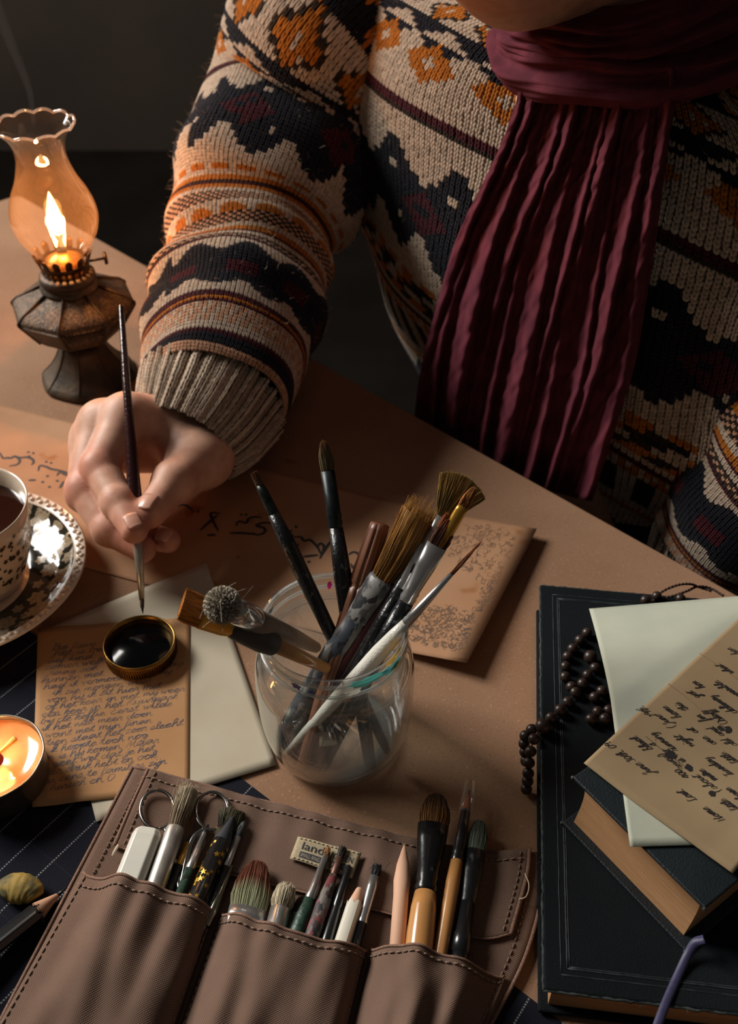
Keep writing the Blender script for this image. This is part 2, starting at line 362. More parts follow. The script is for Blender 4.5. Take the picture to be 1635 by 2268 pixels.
ink_black = mat('black_writing_ink', (38, 34, 34), .6); ink_blue = mat('blue_grey_ink', (80, 80, 96), .6); ink_brown = mat('faded_brown_ink', (122, 94, 72), .7, c2=(92, 74, 62), scale=60)

# --- long calligraphy sheet
cal_m = mat('tea_stained_paper', (180, 138, 106), .8, c2=(164, 121, 89), scale=14, detail=6, spec=.2); add_speckle(cal_m, (150, 96, 56), 28, .66); add_speckle(cal_m, (128, 74, 36), 60, .72)
cTR = U(1190, 1168, .010); cBR = U(1034, 1467, .012)
ltop = nrm(U(560, 1022, .002)-U(1190, 1168, .002)); cTL = U(1190, 1168, .002)+ltop*.62
lbot = nrm(U(330, 1289, .0015)-U(910, 1442, .0015)); cBL = U(1034, 1467, .0015)+lbot*.62
def curl(s, t):
    k = max(0, (s-.80)/.2); return .0012-.0075*0+(.012*k**2.2)-( (.010*(1-t)+.012*t-.002)*s if False else 0)
cc = [cTL, cTR*1, cBR*1, cBL]; cc = [np.array([p[0], p[1], .0008]) for p in cc]
o_cal, S_cal = paper('calligraphy_sheet', 'long tea-stained sheet with black brush calligraphy, its right end curling up', cc, cal_m, lambda s, t: .0105*max(0, (s-.78)/.22)**2*(.7+.3*t)+.0004*math.sin(s*14), n=40)
def inv(S, p, q0=(.5, .5)):
    """(s,t) whose surface point projects onto photo point p"""
    q = np.array(q0, float)
    for _ in range(25):
        f0 = proj(S(*q))-p; e = 1e-4
        J = np.stack([(proj(S(q[0]+e, q[1]))-proj(S(*q)))/e, (proj(S(q[0], q[1]+e))-proj(S(*q)))/e], 1)
        q = q-np.linalg.solve(J, f0)*.9
        if np.abs(f0).max() < .05: break
    return tuple(q)
mb = MB()
A1 = [[(0, 245), (25, 290), (62, 288), (95, 290), (130, 276), (170, 308), (150, 345), (80, 360)], [(130, 276), (180, 287), (232, 283), (278, 300), (290, 328), (270, 350)], [(232, 283), (265, 272)], [(245, 240), (250, 243)], [(288, 248), (293, 251)], [(330, 402), (345, 357), (400, 366), (442, 385), (520, 400), (600, 425), (640, 440)], [(490, 442), (520, 410), (560, 432), (600, 442)], [(398, 324), (404, 327)], [(440, 333), (445, 338)], [(410, 446), (415, 452)], [(368, 498), (374, 502)], [(428, 540), (446, 528)], [(495, 488), (500, 492)], [(548, 490), (530, 525), (515, 550)], [(590, 560), (605, 545)], [(245, 482), (310, 480)], [(640, 440), (700, 455), (760, 490)], [(720, 520), (760, 500), (800, 520)]]
A2 = [[(40, 130), (90, 122), (130, 145), (140, 160)], [(150, 168), (156, 171)], [(184, 168), (190, 172)], [(340, 182), (276, 177), (282, 215), (304, 262), (326, 302)], [(322, 192), (258, 245), (200, 298)], [(245, 332), (310, 330)], [(486, 190), (492, 193)], [(518, 190), (524, 193)], [(448, 268), (470, 236), (520, 246), (540, 215), (582, 205), (632, 212)], [(700, 250), (640, 245), (592, 265), (640, 280), (652, 308), (605, 330), (560, 316)], [(405, 316), (500, 318), (590, 326)], [(850, 345), (900, 345), (922, 370), (960, 365), (985, 380), (1020, 420), (1042, 470)], [(1010, 420), (1038, 390), (1062, 418), (1035, 495)], [(1032, 492), (1090, 400), (1118, 368)], [(915, 482), (1022, 470)], [(955, 518), (968, 512)], [(832, 302), (850, 294)], [(866, 272), (880, 262)], [(880, 398), (888, 402)], [(760, 250), (800, 300), (850, 340)], [(1232, 468), (1268, 449), (1306, 470), (1292, 520), (1266, 562), (1250, 530)], [(1314, 560), (1322, 564)], [(1350, 508), (1338, 525), (1348, 545)]]
for strokes, sc, ox, oy in ((A1, 3.893, 0, 940), (A2, 3.144, 380, 1080)):
    for st in strokes:
        P = [inv(S_cal, np.array([ox+a/sc, oy+b/sc])) for a, b in st]
        if len(P) == 2 and np.hypot(st[1][0]-st[0][0], st[1][1]-st[0][1]) < 30: dot_on(mb, S_cal, P[0], .0014)
        else: ribbon_on(mb, S_cal, [tuple(q) for q in crom(P, 6)], .0025, taper=True)
mb.build('lettering', ink_black, o_cal, smooth=False, world=True, label='black brush calligraphy facing away from the camera')
def inpoly(p, poly):
    x, y = p; r = False; j = len(poly)-1
    for i in range(len(poly)):
        if (poly[i][1] > y) != (poly[j][1] > y) and x < (poly[j][0]-poly[i][0])*(y-poly[i][1])/(poly[j][1]-poly[i][1])+poly[i][0]: r = not r
        j = i
    return r
mb = MB()
PL = [([(700, 560), (1000, 560), (1270, 640), (1230, 860), (1150, 960), (1110, 1100), (950, 1120), (770, 1010), (620, 900), (650, 650)], 170, 1), ([(970, 1110), (1090, 1130), (1020, 1300), (930, 1430), (860, 1420), (920, 1260)], 50, 1), ([(300, 1420), (600, 1370), (880, 1450), (850, 1620), (720, 1820), (450, 1780), (230, 1690), (200, 1580)], 230, 1.5)]
for poly_, N_, wk in PL:
    xs = [p[0] for p in poly_]; ys = [p[1] for p in poly_]; k = 0
    while k < N_:
        c = (random.uniform(min(xs), max(xs)), random.uniform(min(ys), max(ys)))
        if not inpoly(c, poly_): continue
        k += 1; r0 = random.uniform(14, 52); a0 = random.uniform(0, 6.28); tw = random.choice((-1, 1))*random.uniform(2.5, 5); st = []
        for u in np.linspace(0, 1, 12):
            r = r0*(1-.75*u); a = a0+tw*u; st.append((c[0]+r*math.cos(a), c[1]+r*math.sin(a)*.8))
        P = [inv(S_cal, np.array([860+a/4.542, 1040+b/4.542]), (.9, .5)) for a, b in st]
        ribbon_on(mb, S_cal, P, .00032*wk*random.uniform(.6, 1.5), taper=True)
        if wk > 1 and random.random() < .25: dot_on(mb, S_cal, P[-1], .0008)
mb.build('scrollwork_ornament', ink_brown, o_cal, smooth=False, world=True, label='faint leafy scrollwork drawing at the right end')

# --- pale sheet under the letter, left of the jar
pale = mat('pale_paper', (194, 184, 164), .85, c2=(184, 172, 150), scale=20, spec=.2)
paper('blank_sheet', 'blank cream sheet lying between the handwritten letter and the glass jar', [U(105, 1392, .002), U(457, 1246, .002), U(612, 1694, .002), U(213, 1820, .002)], pale, lambda s, t: .0007*math.sin(s*3.1))
# --- Dutch letter
let_m = mat('tan_letter_paper', (188, 144, 102), .85, c2=(172, 128, 88), scale=16, detail=5, spec=.2, bump=.25, bscale=30)
lc = [U(84, 1392, .003), U(421, 1368, .003), U(419, 1748, .003), U(72, 1789, .003)]
o_l, S_l = paper('handwritten_letter', 'tan letter closely written in blue-grey ink, under the brass ink lid', lc, let_m, lambda s, t: .0009*math.sin(s*9+t*2)**2*(1-s)+.0002)
mb = MB(); wS = 1/np.linalg.norm(lc[1]-lc[0]); hS = 1/np.linalg.norm(lc[3]-lc[0])
LINES = ["_ Dag lieve", "_ het is best", "lief kind", "zomer welk", "_ Vraag ook _ _ hij nog", "kunnen met _ een vandaag", "had ik vermoed voor mij", "_ ik zie morgen weer", "von hij ik zit hier met", "of het keer in met mij weer", "een keer in het Kuurpark", "bij de koffie. Eerst wilde", "ik het niet meer doen", "want met mijn finan", "tien staat het zeer slecht", "_ Ik hoopte toch nog", "en is hij komen. Maar", "ik geef wel dat je het", "zeer druk hebt en ook", "nu eens te families zijn", "_ hersch en O"]
for i, L_ in enumerate(LINES):
    write(mb, S_l, L_, .05+.02*math.sin(i), .155+i*.0388, wS, hS, .0027, .00036, aspect=1.75, rise=.06)
for s0, s1, tt in ((.08, .16, .545), (.18, .32, .548), (.64, .71, .66)):
    ribbon_on(mb, S_l, [(s0, tt), ((s0+s1)/2, tt-.004), (s1, tt-.008)], .0003)
mb.build('handwriting', ink_blue, o_l, smooth=False, world=True, label='lines of slanting blue-grey handwriting')
# ================================================================== BRASS LID WITH INK
brass = mat('worn_brass', (168, 128, 66), .35, metal=1, c2=(120, 88, 44), scale=60, bump=.1)
LX = U(310, 1428, .012); R_ = 158/2*np.linalg.norm((LX-CC)@CF)/FPX*1.0
t = thing('ink_lid', 'small brass jar lid filled with black ink on the tan letter', 'lid', (LX[0], LX[1], .0036))
pr = [(R_*.93, 0), (R_*.98, .0006), (R_*.985, .0086), (R_*.96, .0096), (R_*.965, .0104), (R_, .0112), (R_*1.0, .0118), (R_*.975, .0122), (R_*.95, .0116), (R_*.93, .0104), (R_*.91, .0098), (R_*.92, .0088), (R_*.90, .0078), (R_*.90, .003), (R_*.88, .001), (0.0005, .001)]
MB().lathe(pr, 72, cap0=True, cap1=True).build('cap', brass, t)
kn = MB()
for i in range(90):
    a = i*2*math.pi/90; kn.box((R_*.99*math.cos(a), R_*.99*math.sin(a), .0045), .0009, .0007, .0075, [[math.cos(a), math.sin(a), 0], [-math.sin(a), math.cos(a), 0], [0, 0, 1]])
ko = kn.build('knurling', brass, t, smooth=False); ko['kind'] = 'stuff'
inkw = mat('wet_black_ink', (6, 6, 8), .12, spec=.3)
MB().lathe([(R_*.895, .0060), (R_*.88, .0063), (.0004, .0062)], 48, cap0=False).build('ink', inkw, t)
# ================================================================== PINSTRIPE CLOTH
def pinstripe(name, d, off, per):
    m, nt, b = nt_new(name); N = nt.nodes; L = nt.links; b.inputs['Roughness'].default_value = .95; b.inputs['Specular IOR Level'].default_value = .1
    tc = N.new('ShaderNodeTexCoord'); sp = N.new('ShaderNodeSeparateXYZ'); L.new(tc.outputs['UV'], sp.inputs[0])
    def mth(op, a, bb=None):
        n = N.new('ShaderNodeMath'); n.operation = op
        for i, x in enumerate((a, bb)):
            if x is None: continue
            if isinstance(x, (int, float)): n.inputs[i].default_value = x
            else: L.new(x, n.inputs[i])
        return n.outputs[0]
    fr = mth('FRACT', mth('DIVIDE', sp.outputs[0], per)); ln = mth('LESS_THAN', fr, .05)
    dash = mth('LESS_THAN', mth('FRACT', mth('MULTIPLY', sp.outputs[1], 620)), .6)
    fr2 = mth('FRACT', mth('DIVIDE', sp.outputs[1], per*1.9)); ln2 = mth('MULTIPLY', mth('LESS_THAN', fr2, .018), .02)
    k = mth('MAXIMUM', mth('MULTIPLY', mth('MULTIPLY', ln, dash), .75), ln2)
    mx = N.new('ShaderNodeMix'); mx.data_type = 'RGBA'; mx.inputs[6].default_value = lin((30, 31, 40))+(1,); mx.inputs[7].default_value = lin((150, 150, 150))+(1,); L.new(k, mx.inputs[0]); L.new(mx.outputs[2], b.inputs['Base Color'])
    wv = mth('MULTIPLY', mth('SINE', mth('MULTIPLY', sp.outputs[0], 5200)), mth('SINE', mth('MULTIPLY', sp.outputs[1], 5200)))
    bp = N.new('ShaderNodeBump'); bp.inputs['Strength'].default_value = .5; bp.inputs['Distance'].default_value = .0003; L.new(wv, bp.inputs['Height']); L.new(bp.outputs[0], b.inputs['Normal'])
    return m
p1 = U(0, 2026); p2 = U(215, 1819); sd = nrm(p2-p1); sn = np.array([-sd[1], sd[0], 0]); per = abs((U(0, 1934)-p1)@sn)
pin = pinstripe('navy_pinstripe_wool', sd, 0, per)
ca = U(-260, 1180); cb = U(436, 1650); cd = U(1330, 2330); ce = cd+(cb-cd)*0+np.array([-.16, -.2, 0]); cf = ca+np.array([-.05, -.32, 0])
ce = np.array([.02, .02, 0.]); cf = np.array([-.5, .05, 0.])
ncl = 44
def S_cloth(s, t):
    top = bil([ca, cb, cd, cd], 0, 0); e1 = ca+(cb-ca)*min(1, s*2) if s < .5 else cb+(cd-cb)*(s*2-1)
    e2 = cf+(ce-cf)*s; p = e1*(1-t)+e2*t
    return np.array([p[0], p[1], .0008+.0006*(1+math.sin(p[0]*60+p[1]*25))*.5])
g = np.array([[S_cloth(i/ncl, j/ncl) for j in range(ncl+1)] for i in range(ncl+1)])
mb = MB().grid(g, flip=True); ob = mb.build('pinstripe_cloth', pin); setuv(ob, lambda co: np.stack([(co-p1)@sn, (co-p1)@sd], 1))
tag(ob, 'dark navy pinstripe cloth spread flat under the tool roll and letter', 'cloth')
# ================================================================== OIL LAMP
la = U(199, 836, 0)
def zfor(py, ax=la):
    lo, hi = 0, .5
    for _ in range(40):
        mid = (lo+hi)/2
        if proj((ax[0], ax[1], mid))[1] > py: lo = mid
        else: hi = mid
    return lo
LS = (la-CC)@CF/FPX*.985
antq = mat('antique_bronze', (84, 66, 48), .55, metal=.45, c2=(48, 42, 36), scale=45, bump=.4, bscale=240)
antd = mat('antique_bronze_relief', (94, 72, 50), .55, metal=.45, c2=(52, 43, 35), scale=420, detail=3, bump=1.0, bscale=420, lo=.4, hi=.6)
burn = mat('blackened_brass', (46, 34, 24), .4, metal=.9, c2=(80, 56, 30), scale=60)
lamp = thing('oil_lamp', 'lit antique bronze oil lamp with a clear ruffled glass chimney', 'lamp', (la[0], la[1], 0))
def octo(mb, prof, rot=22.5, n=8, cap0=True, cap1=True):
    a = np.radians(rot)+np.arange(n)*2*np.pi/n; V = []; F = []
    for r, z in prof: V += [(r*math.cos(x), r*math.sin(x), z) for x in a]
    for i in range(len(prof)-1):
        for j in range(n): F.append((i*n+j, i*n+(j+1) % n, (i+1)*n+(j+1) % n, (i+1)*n+j))
    if cap0: F.append(tuple(range(n))[::-1])
    if cap1: F.append(tuple((len(prof)-1)*n+j for j in range(n)))
    return mb.add(V, F)
zb = zfor(748); zw = zfor(672); zs = zfor(640); zc = zfor(606); zg = zfor(560)
ft = MB(); af = np.linspace(0, 2*np.pi, 64, endpoint=False); kf_ = 1+.035*np.abs(np.cos(af*4))**3
ft.grid(np.array([np.stack([r*LS*kf_*np.cos(af), r*LS*kf_*np.sin(af), np.full(64, z)], 1) for r, z in ((2, 0), (98, 0), (102, .002), (101, .005), (92, .0085), (76, .015), (61, .024), (49, .034), (41, .044), (38, zb-.004), (42, zb), (40, zb+.001), (1, zb+.001))]), closev=True)
ft.build('foot', antq, lamp)
octo(MB(), [(40*LS, zb), (84*LS, zb+.007), (95*LS, zb+.011), (131*LS, zw-.002), (133*LS, zw+.001), (120*LS, zw+.006), (60*LS, zs+.002), (52*LS, zs+.004)], rot=0, cap0=False).build('reservoir', antd, lamp, smooth=True, bevel=.0035, autosmooth=30)
# raised ribs along the eight corners
rb = MB()
for i in range(8):
    a = math.radians(45*i); c, s = math.cos(a), math.sin(a)
    rb.tube([(r*c, r*s, z) for r, z in ((104*LS, .004), (94*LS, .0087), (78*LS, .0152), (63*LS, .0242), (51*LS, .0342), (42*LS, .0442), (39*LS, zb-.003))], .0011, 6)
    rb.tube([(r*c, r*s, z) for r, z in ((94*LS, zb+.011), (130*LS, zw-.001), (131*LS, zw+.001), (118*LS, zw+.0062), (60*LS, zs+.003))], .0013, 6)
rb.build('rib', antq, lamp)
MB().lathe([(56*LS, zs), (60*LS, zs+.002), (60*LS, zs+.005), (54*LS, zs+.0065), (54*LS, zs+.0085), (58*LS, zs+.010), (57*LS, zc), (50*LS, zc+.002)], 40).build('collar', antq, lamp)
# pierced gallery: a real slotted ring
gal = MB(); ng = 22
z0, z1, z2 = zc+.001, zc+.009, zg
for i in range(ng):
    a0 = 2*math.pi*i/ng; da = 2*math.pi/ng
    P = []
    for u in np.linspace(.28, .72, 4): P.append([((46*LS)*math.cos(a0+da*u), (46*LS)*math.sin(a0+da*u), z0), ((49*LS)*math.cos(a0+da*u), (49*LS)*math.sin(a0+da*u), (z0+z1)/2), ((50*LS)*math.cos(a0+da*u), (50*LS)*math.sin(a0+da*u), z1)])
    gal.grid(P)
gal.lathe([(50*LS, z1-.0006), (51*LS, z1+.001), (53*LS, z1+.004), (53*LS, z1+.0045)], 66, cap0=False, cap1=False)
gal.lathe([(46*LS, z0-.001), (46.5*LS, z0+.0007)], 66, cap0=False, cap1=False)
nt_ = 14
for i in range(nt_):
    a0 = 2*math.pi*i/nt_; da = 2*math.pi/nt_; P = []
    for u in np.linspace(.22, .78, 5):
        rr = lambda z: (53+6*((z-z1-.004)/(z2-z1-.004)))*LS
        tp = z2+.003*math.sin(math.pi*(u-.22)/.56)
        P.append([(rr(z)*math.cos(a0+da*u), rr(z)*math.sin(a0+da*u), z) for z in np.linspace(z1+.004, tp, 4)])
    gal.grid(P)
go = gal.build('burner_gallery', burn, lamp); md = go.modifiers.new('s', 'SOLIDIFY'); md.thickness = .0007
inb = mat('bright_brass', (196, 140, 70), .35, metal=.9)
MB().lathe([(40*LS, zc), (41*LS, z1), (38*LS, z1+.005), (16*LS, z1+.010), (11*LS, z1+.011), (.0005, z1+.011)], 32, cap0=False).build('burner', inb, lamp)
wk = MB(); wd = nrm(U(232, 572, zc+.008)-np.array([la[0], la[1], zc+.008])); wp = np.array([0, 0, zc+.008])
wk.tube([wp+wd*.042*k/1 for k in (.42, .65, .82)], .0012, 8); wk.tube([wp+wd*.034, wp+wd*.0365], .0055, 16)
wk.build('wick_knob', burn, lamp)
chm = thin_glass('chimney_glass', (1, .965, .92), .032, (.9, .62, .38), .02, 1.5, 1.2)  # orange haze put into the glass to imitate the flame's glow
# glass chimney with ruffled mouth
pc = [(43, zfor(566)), (60, zfor(548)), (79, zfor(520)), (88, zfor(488)), (86, zfor(460)), (76, zfor(428)), (62, zfor(398)), (52, zfor(365)), (49, zfor(342)), (52, zfor(318)), (62, zfor(296)), (76, zfor(279))]
zz = np.array([p[1] for p in pc]); rr = np.array([p[0]*LS*.97 for p in pc]); pcs = crom(np.stack([rr, zz], 1), 5); segc = 96; an = np.linspace(0, 2*np.pi, segc, endpoint=False)
def ruffle(r, z, a):
    k = max(0, (z-zfor(318))/(zfor(279)-zfor(318)))**1.5
    return r*(1+.025*k*np.abs(np.cos(a*6))), z+.0022*k*np.abs(np.cos(a*6))
G = []; 
for r, z in pcs:
    r2, z2_ = ruffle(r, z, an); G.append(np.stack([r2*np.cos(an), r2*np.sin(an), np.broadcast_to(z2_, an.shape)], 1))
MB().grid(np.array(G), closev=True).build('chimney', chm, lamp)
rl = np.array(G)[-1]; rimg = thin_glass('chimney_rim_glass', (1, .97, .94), .22, (.9, .85, .8), .03, 1.7, 2.5)
MB().tube(rl, .0011, 8, closed=True).build('chimney_rim', rimg, lamp)
# wick and flame
MB().box((0, 0, z1+.012), .008, .0016, .006).build('wick', mat('charred_wick', (30, 22, 16), .9), lamp)
fz0 = zfor(522); fz1 = zfor(424); fl = MB(); prof = []
for u in np.linspace(0, 1, 16): prof.append(((15*LS)*(math.sin(math.pi*min(1, u**.62))**.8*(1-u*.25)+.02*(1-u)), fz0+(fz1-fz0)*u))
fl.lathe(prof, 20, sx=1.15, sy=.75); fo = fl.build('flame', emit('lamp_flame', (1.0, .50, .13), 16), lamp)
def point(name, loc, e, col, r):
    l = bpy.data.lights.new(name, 'POINT'); l.energy = e; l.color = col; l.shadow_soft_size = r; o = bpy.data.objects.new(name, l); COL.objects.link(o); o.location = loc; return o
point('lamp_flame_light', (la[0], la[1], (fz0+fz1)/2), 2.0, (1.0, .40, .12), .009)
# ================================================================== SAUCER AND CUP
sc_ = U(-83, 1262, .020); SR = 270*((sc_-CC)@CF)/FPX
porc = mat('glazed_porcelain', (226, 208, 190), .15, coat=.5, c2=(216, 196, 176), scale=40)
def floral(name, ground, petal, scale, thr):
    m, nt, b = nt_new(name); N = nt.nodes; L = nt.links; b.inputs['Roughness'].default_value = .1; b.inputs['Coat Weight'].default_value = .6
    tc = N.new('ShaderNodeTexCoord'); vo = N.new('ShaderNodeTexVoronoi'); vo.inputs['Scale'].default_value = scale; L.new(tc.outputs['Object'], vo.inputs['Vector'])
    nz = N.new('ShaderNodeTexNoise'); nz.inputs['Scale'].default_value = scale*4; nz.inputs['Detail'].default_value = 3; L.new(tc.outputs['Object'], nz.inputs['Vector'])
    ad = N.new('ShaderNodeMath'); ad.operation = 'MULTIPLY_ADD'; ad.inputs[1].default_value = .7; L.new(nz.outputs['Fac'], ad.inputs[0]); L.new(vo.outputs['Distance'], ad.inputs[2])
    cr = N.new('ShaderNodeValToRGB'); cr.color_ramp.elements[0].position = thr; cr.color_ramp.elements[1].position = thr+.05; cr.color_ramp.elements[0].color = lin(petal)+(1,); cr.color_ramp.elements[1].color = lin(ground)+(1,)
    L.new(ad.outputs[0], cr.inputs[0]); L.new(cr.outputs[0], b.inputs['Base Color']); return m
sau = thing('saucer', 'porcelain saucer with a dark floral band and pearled rim', 'saucer', (sc_[0], sc_[1], .0035))
darkg = mat('dark_green_transfer_glaze', (32, 31, 26), .07, spec=.5, c2=(46, 43, 36), scale=60)
MB().lathe([(.038, 0), (.042, .0005), (.062, .004), (.080, .013), (SR*.99, .0175), (SR*1.0, .0185), (SR*.985, .0195), (SR*.905, .0178), (SR*.895, .0170)], 96, cap1=False).build('dish', porc, sau)
MB().lathe([(SR*.895, .0170), (.076, .0135), (.066, .0085), (.052, .0055), (.046, .0050), (.0445, .0045)], 96, cap0=False, cap1=False).build('dark_band', darkg, sau)
MB().lathe([(.0445, .0045), (.040, .0042), (.0005, .004)], 64, cap0=False).build('well', porc, sau)
fl_m = mat('cream_flower_print', (158, 142, 118), .12, spec=.45, c2=(120, 106, 86), scale=500, detail=2)
def sauz(r): return float(np.interp(r, [.0445, .046, .052, .066, .076, SR*.895], [.0045, .0050, .0055, .0085, .0135, .0170]))
fm = MB()
def petalflower(mb, cx, cy, r, n=6):
    rot = random.uniform(0, 6)
    for k in range(n):
        a = rot+k*2*math.pi/n; P = []
        for v in np.linspace(0, 1, 5):
            wd_ = r*.36*math.sin(math.pi*min(.98, .12+v*.88))**.8*(1 if v < .9 else .6); row = []
            for q in (-1, 0, 1):
                x = cx+math.cos(a)*r*v-math.sin(a)*wd_*q; y = cy+math.sin(a)*r*v+math.cos(a)*wd_*q; row.append((x, y, sauz(math.hypot(x, y))+.00012))
            P.append(row)
        mb.grid(P, flip=True)
for k in range(13):
    a = 2*math.pi*k/13; 
    for (rr_, da, sz) in ((.072, 0, .0105), (.060, .16, .0078), (.075, .24, .0066), (.054, -.08, .005), (.066, .36, .005)):
        petalflower(fm, rr_*math.cos(a+da), rr_*math.sin(a+da), sz, random.choice((5, 6, 7)))
fm.build('flower_pattern', fl_m, sau, label='cream flower pattern on the dark band')
pr_ = MB()
for k in range(64):
    a = 2*math.pi*k/64
    for q, zz_ in ((.935, .0187), (.962, .0191)): pr_.sphere((SR*q*math.cos(a+(.05 if q > .95 else 0)), SR*q*math.sin(a+(.05 if q > .95 else 0)), zz_), .0021, 8, 5, (1, 1, .75))
pb = pr_.build('pearl_beading', porc, sau); pb['kind'] = 'stuff'
lo, hi = .03, .16
for _ in range(40):
    mid = (lo+hi)/2
    if U(-88, 1122, mid)[1] > sc_[1]: lo = mid
    else: hi = mid
CZ = lo; cup_r = 145*((U(-88, 1122, CZ)-CC)@CF)/FPX
cupx = U(-88, 1122, CZ)
cup = thing('teacup', 'porcelain teacup with floral print, full of dark tea, on the saucer', 'cup', (cupx[0], cupx[1], .0082))
h = CZ-.0082
cupm = mat('cup_glaze', (224, 204, 182), .15, coat=.5)
MB().lathe([(.024, 0), (.026, .001), (.025, .004), (cup_r*.72, h*.22), (cup_r*.88, h*.5), (cup_r*.94, h*.8), (cup_r, h), (cup_r*.985, h+.0006), (cup_r*.955, h-.001), (cup_r*.90, h*.8), (cup_r*.84, h*.5), (cup_r*.6, h*.2), (.0005, h*.16)], 80).build('bowl', cupm, cup)
def cr_at(z): return float(np.interp(z, [h*.22, h*.5, h*.8, h], [cup_r*.72, cup_r*.88, cup_r*.94, cup_r]))+.0002
fp = MB(); fpm = mat('dark_flower_transfer', (66, 54, 36), .15, coat=.5, c2=(38, 34, 26), scale=300)
for k in range(420):
    a = random.uniform(0, 6.283); zc_ = h*random.uniform(.25, .86); r0 = random.uniform(.0012, .0034); n = random.choice((5, 6)); V = [(cr_at(zc_)*math.cos(a), cr_at(zc_)*math.sin(a), zc_)]
    for q in range(2*n):
        rr_ = r0*(1 if q % 2 else .5); an_ = a+rr_*math.cos(q*math.pi/n)/cup_r; z_ = zc_+rr_*math.sin(q*math.pi/n); V.append((cr_at(z_)*math.cos(an_), cr_at(z_)*math.sin(an_), z_))
    fp.add(V, [(0, 1+q, 1+(q+1) % (2*n)) for q in range(2*n)])
fp.build('flower_print', fpm, cup)
tea = mat('black_tea', (44, 20, 12), .05, coat=.4)
MB().lathe([(cup_r*.905, h*.82), (.0005, h*.82)], 64, cap0=False).build('tea', tea, cup)
hn = [(-cup_r*.9, 0, h*.8), (-cup_r*1.35, 0, h*.85), (-cup_r*1.5, 0, h*.55), (-cup_r*1.2, 0, h*.3), (-cup_r*.8, 0, h*.3)]
MB().tube(crom(hn, 6), .003, 10, flat=.7).build('handle', cupm, cup)
# ================================================================== TEALIGHT
tc_ = U(-19, 1676, .026); TR = 114*((tc_-CC)@CF)/FPX
tl = thing('tealight', 'burning candle in a thin metal cup at the left edge', 'candle', (tc_[0], tc_[1], .0019))
alu = mat('aluminium_cup', (176, 168, 158), .3, metal=.9, c2=(150, 140, 130), scale=90, bump=.15)
mb = MB(); G = []
aa = np.linspace(0, 2*np.pi, 72, endpoint=False)
for r, z in ((.0005, 0), (TR*.9, 0), (TR*.95, .0012), (TR*.97, .023), (TR*1.0, .0241), (TR*.985, .0246), (TR*.955, .0238), (TR*.95, .004)): 
    rw = r*(1+.006*np.sin(aa*9)*(z > .01)); G.append(np.stack([rw*np.cos(aa), rw*np.sin(aa), np.full(72, z)], 1))
mb.grid(np.array(G), closev=True).build('cup', alu, tl)
wax = mat('peach_wax', (235, 170, 120), .12, sss=1.0, coat=.4, c2=(228, 150, 100), scale=60)
wax.node_tree.nodes['Principled BSDF'].inputs['Subsurface Scale'].default_value = .02
MB().lathe([(TR*.948, .0215), (TR*.93, .0206), (TR*.6, .0202), (TR*.24, .0198), (TR*.12, .019), (.0004, .0185)], 64, cap0=False).build('wax', wax, tl)
dw = mat('pale_wax_drip', (226, 190, 120), .3, sss=.5)
q0 = np.array(U(-6, 1668, .0225))-np.array([tc_[0], tc_[1], .0019]); q1 = np.array(U(32, 1635, .0225))-np.array([tc_[0], tc_[1], .0019])
MB().tube([q0, q0*.6+q1*.4, q0*.25+q1*.75, q1, q1+(q1-q0)*.06], [.0008, .001, .0014, .0021, .0007], 8, flat=.6).build('wax_drip', dw, tl)
wkt = MB(); wkt.tube([(0, 0, .018), (0, 0, .024), (.001, .001, .028)], .0008, 8); wkt.lathe([(.006, .0193), (.006, .0197), (.002, .0199), (.001, .0215)], 20)
wkt.build('wick', mat('wick_red_hot', (110, 26, 16), .5), tl)
fl = MB(); prof = [((.0052)*(math.sin(math.pi*min(1, u**.6))**.8)+.0002*(1-u), .026+.026*u) for u in np.linspace(0, 1, 14)]
fl.lathe(prof, 16).build('flame', emit('candle_flame', (1, .55, .18), 14), tl)
point('candle_flame_light', (tc_[0], tc_[1], .0019+.037), .36, (1.0, .44, .15), .006)
# ================================================================== PUTTY ERASER, PENCIL
put = mat('mustard_putty', (150, 124, 52), .75, c2=(84, 76, 40), scale=110, lo=.45, hi=.62, bump=.5, bscale=200)
e0 = U(40, 1985, .006); mb = MB()
V_, F_ = [], []
pth = crom([U(2, 1985, .005), U(20, 1968, .006), U(45, 1968, .0065), U(68, 1975, .006), U(78, 1990, .005)], 5)
mb.tube(pth, [.004+.0048*math.sin(math.pi*min(1, .12+.8*i/(len(pth)-1)))+.0004*math.sin(i*2.3) for i in range(len(pth))], 18, flat=.62, up=(0, 0, 1))
V = np.concatenate(mb.v); V[:, 2] = np.maximum(V[:, 2], .0019); V += rng.normal(0, .00012, V.shape); mb.v = [V]
ob = mb.build('putty_eraser', put, None, subsurf=1); tag(ob, 'lump of mustard yellow putty eraser on the pinstripe cloth', 'eraser')
pt0 = U(150, 1965, .003); pt1 = U(86, 2016, .0055); pdir = nrm(pt1-pt0); Lp = .17
pm = frame(pt0, pdir, np.cross(pdir, [0, 0, 1])); pen = thing('graphite_pencil', 'sharpened black pencil lying on the cloth left of the tool roll', 'pencil', M=pm)
wl_ = float(np.linalg.norm(pt1-pt0)); woodp = mat('cedar_wood', (196, 150, 116), .7, c2=(176, 128, 96), scale=80, stretch=(1, 1, .1)); grap = mat('graphite', (40, 40, 44), .35, metal=.3); blk = mat('black_lacquer', (26, 26, 28), .28, coat=.3)
HR = .0052
MB().lathe([(.0002, 0), (.0013, wl_*.36)], 16).build('lead', grap, pen)
MB().lathe([(.0013, wl_*.36), (HR*.98, wl_*1.02)], 24, cap0=False).build('sharpened_wood', woodp, pen)
hx = MB(); G = []
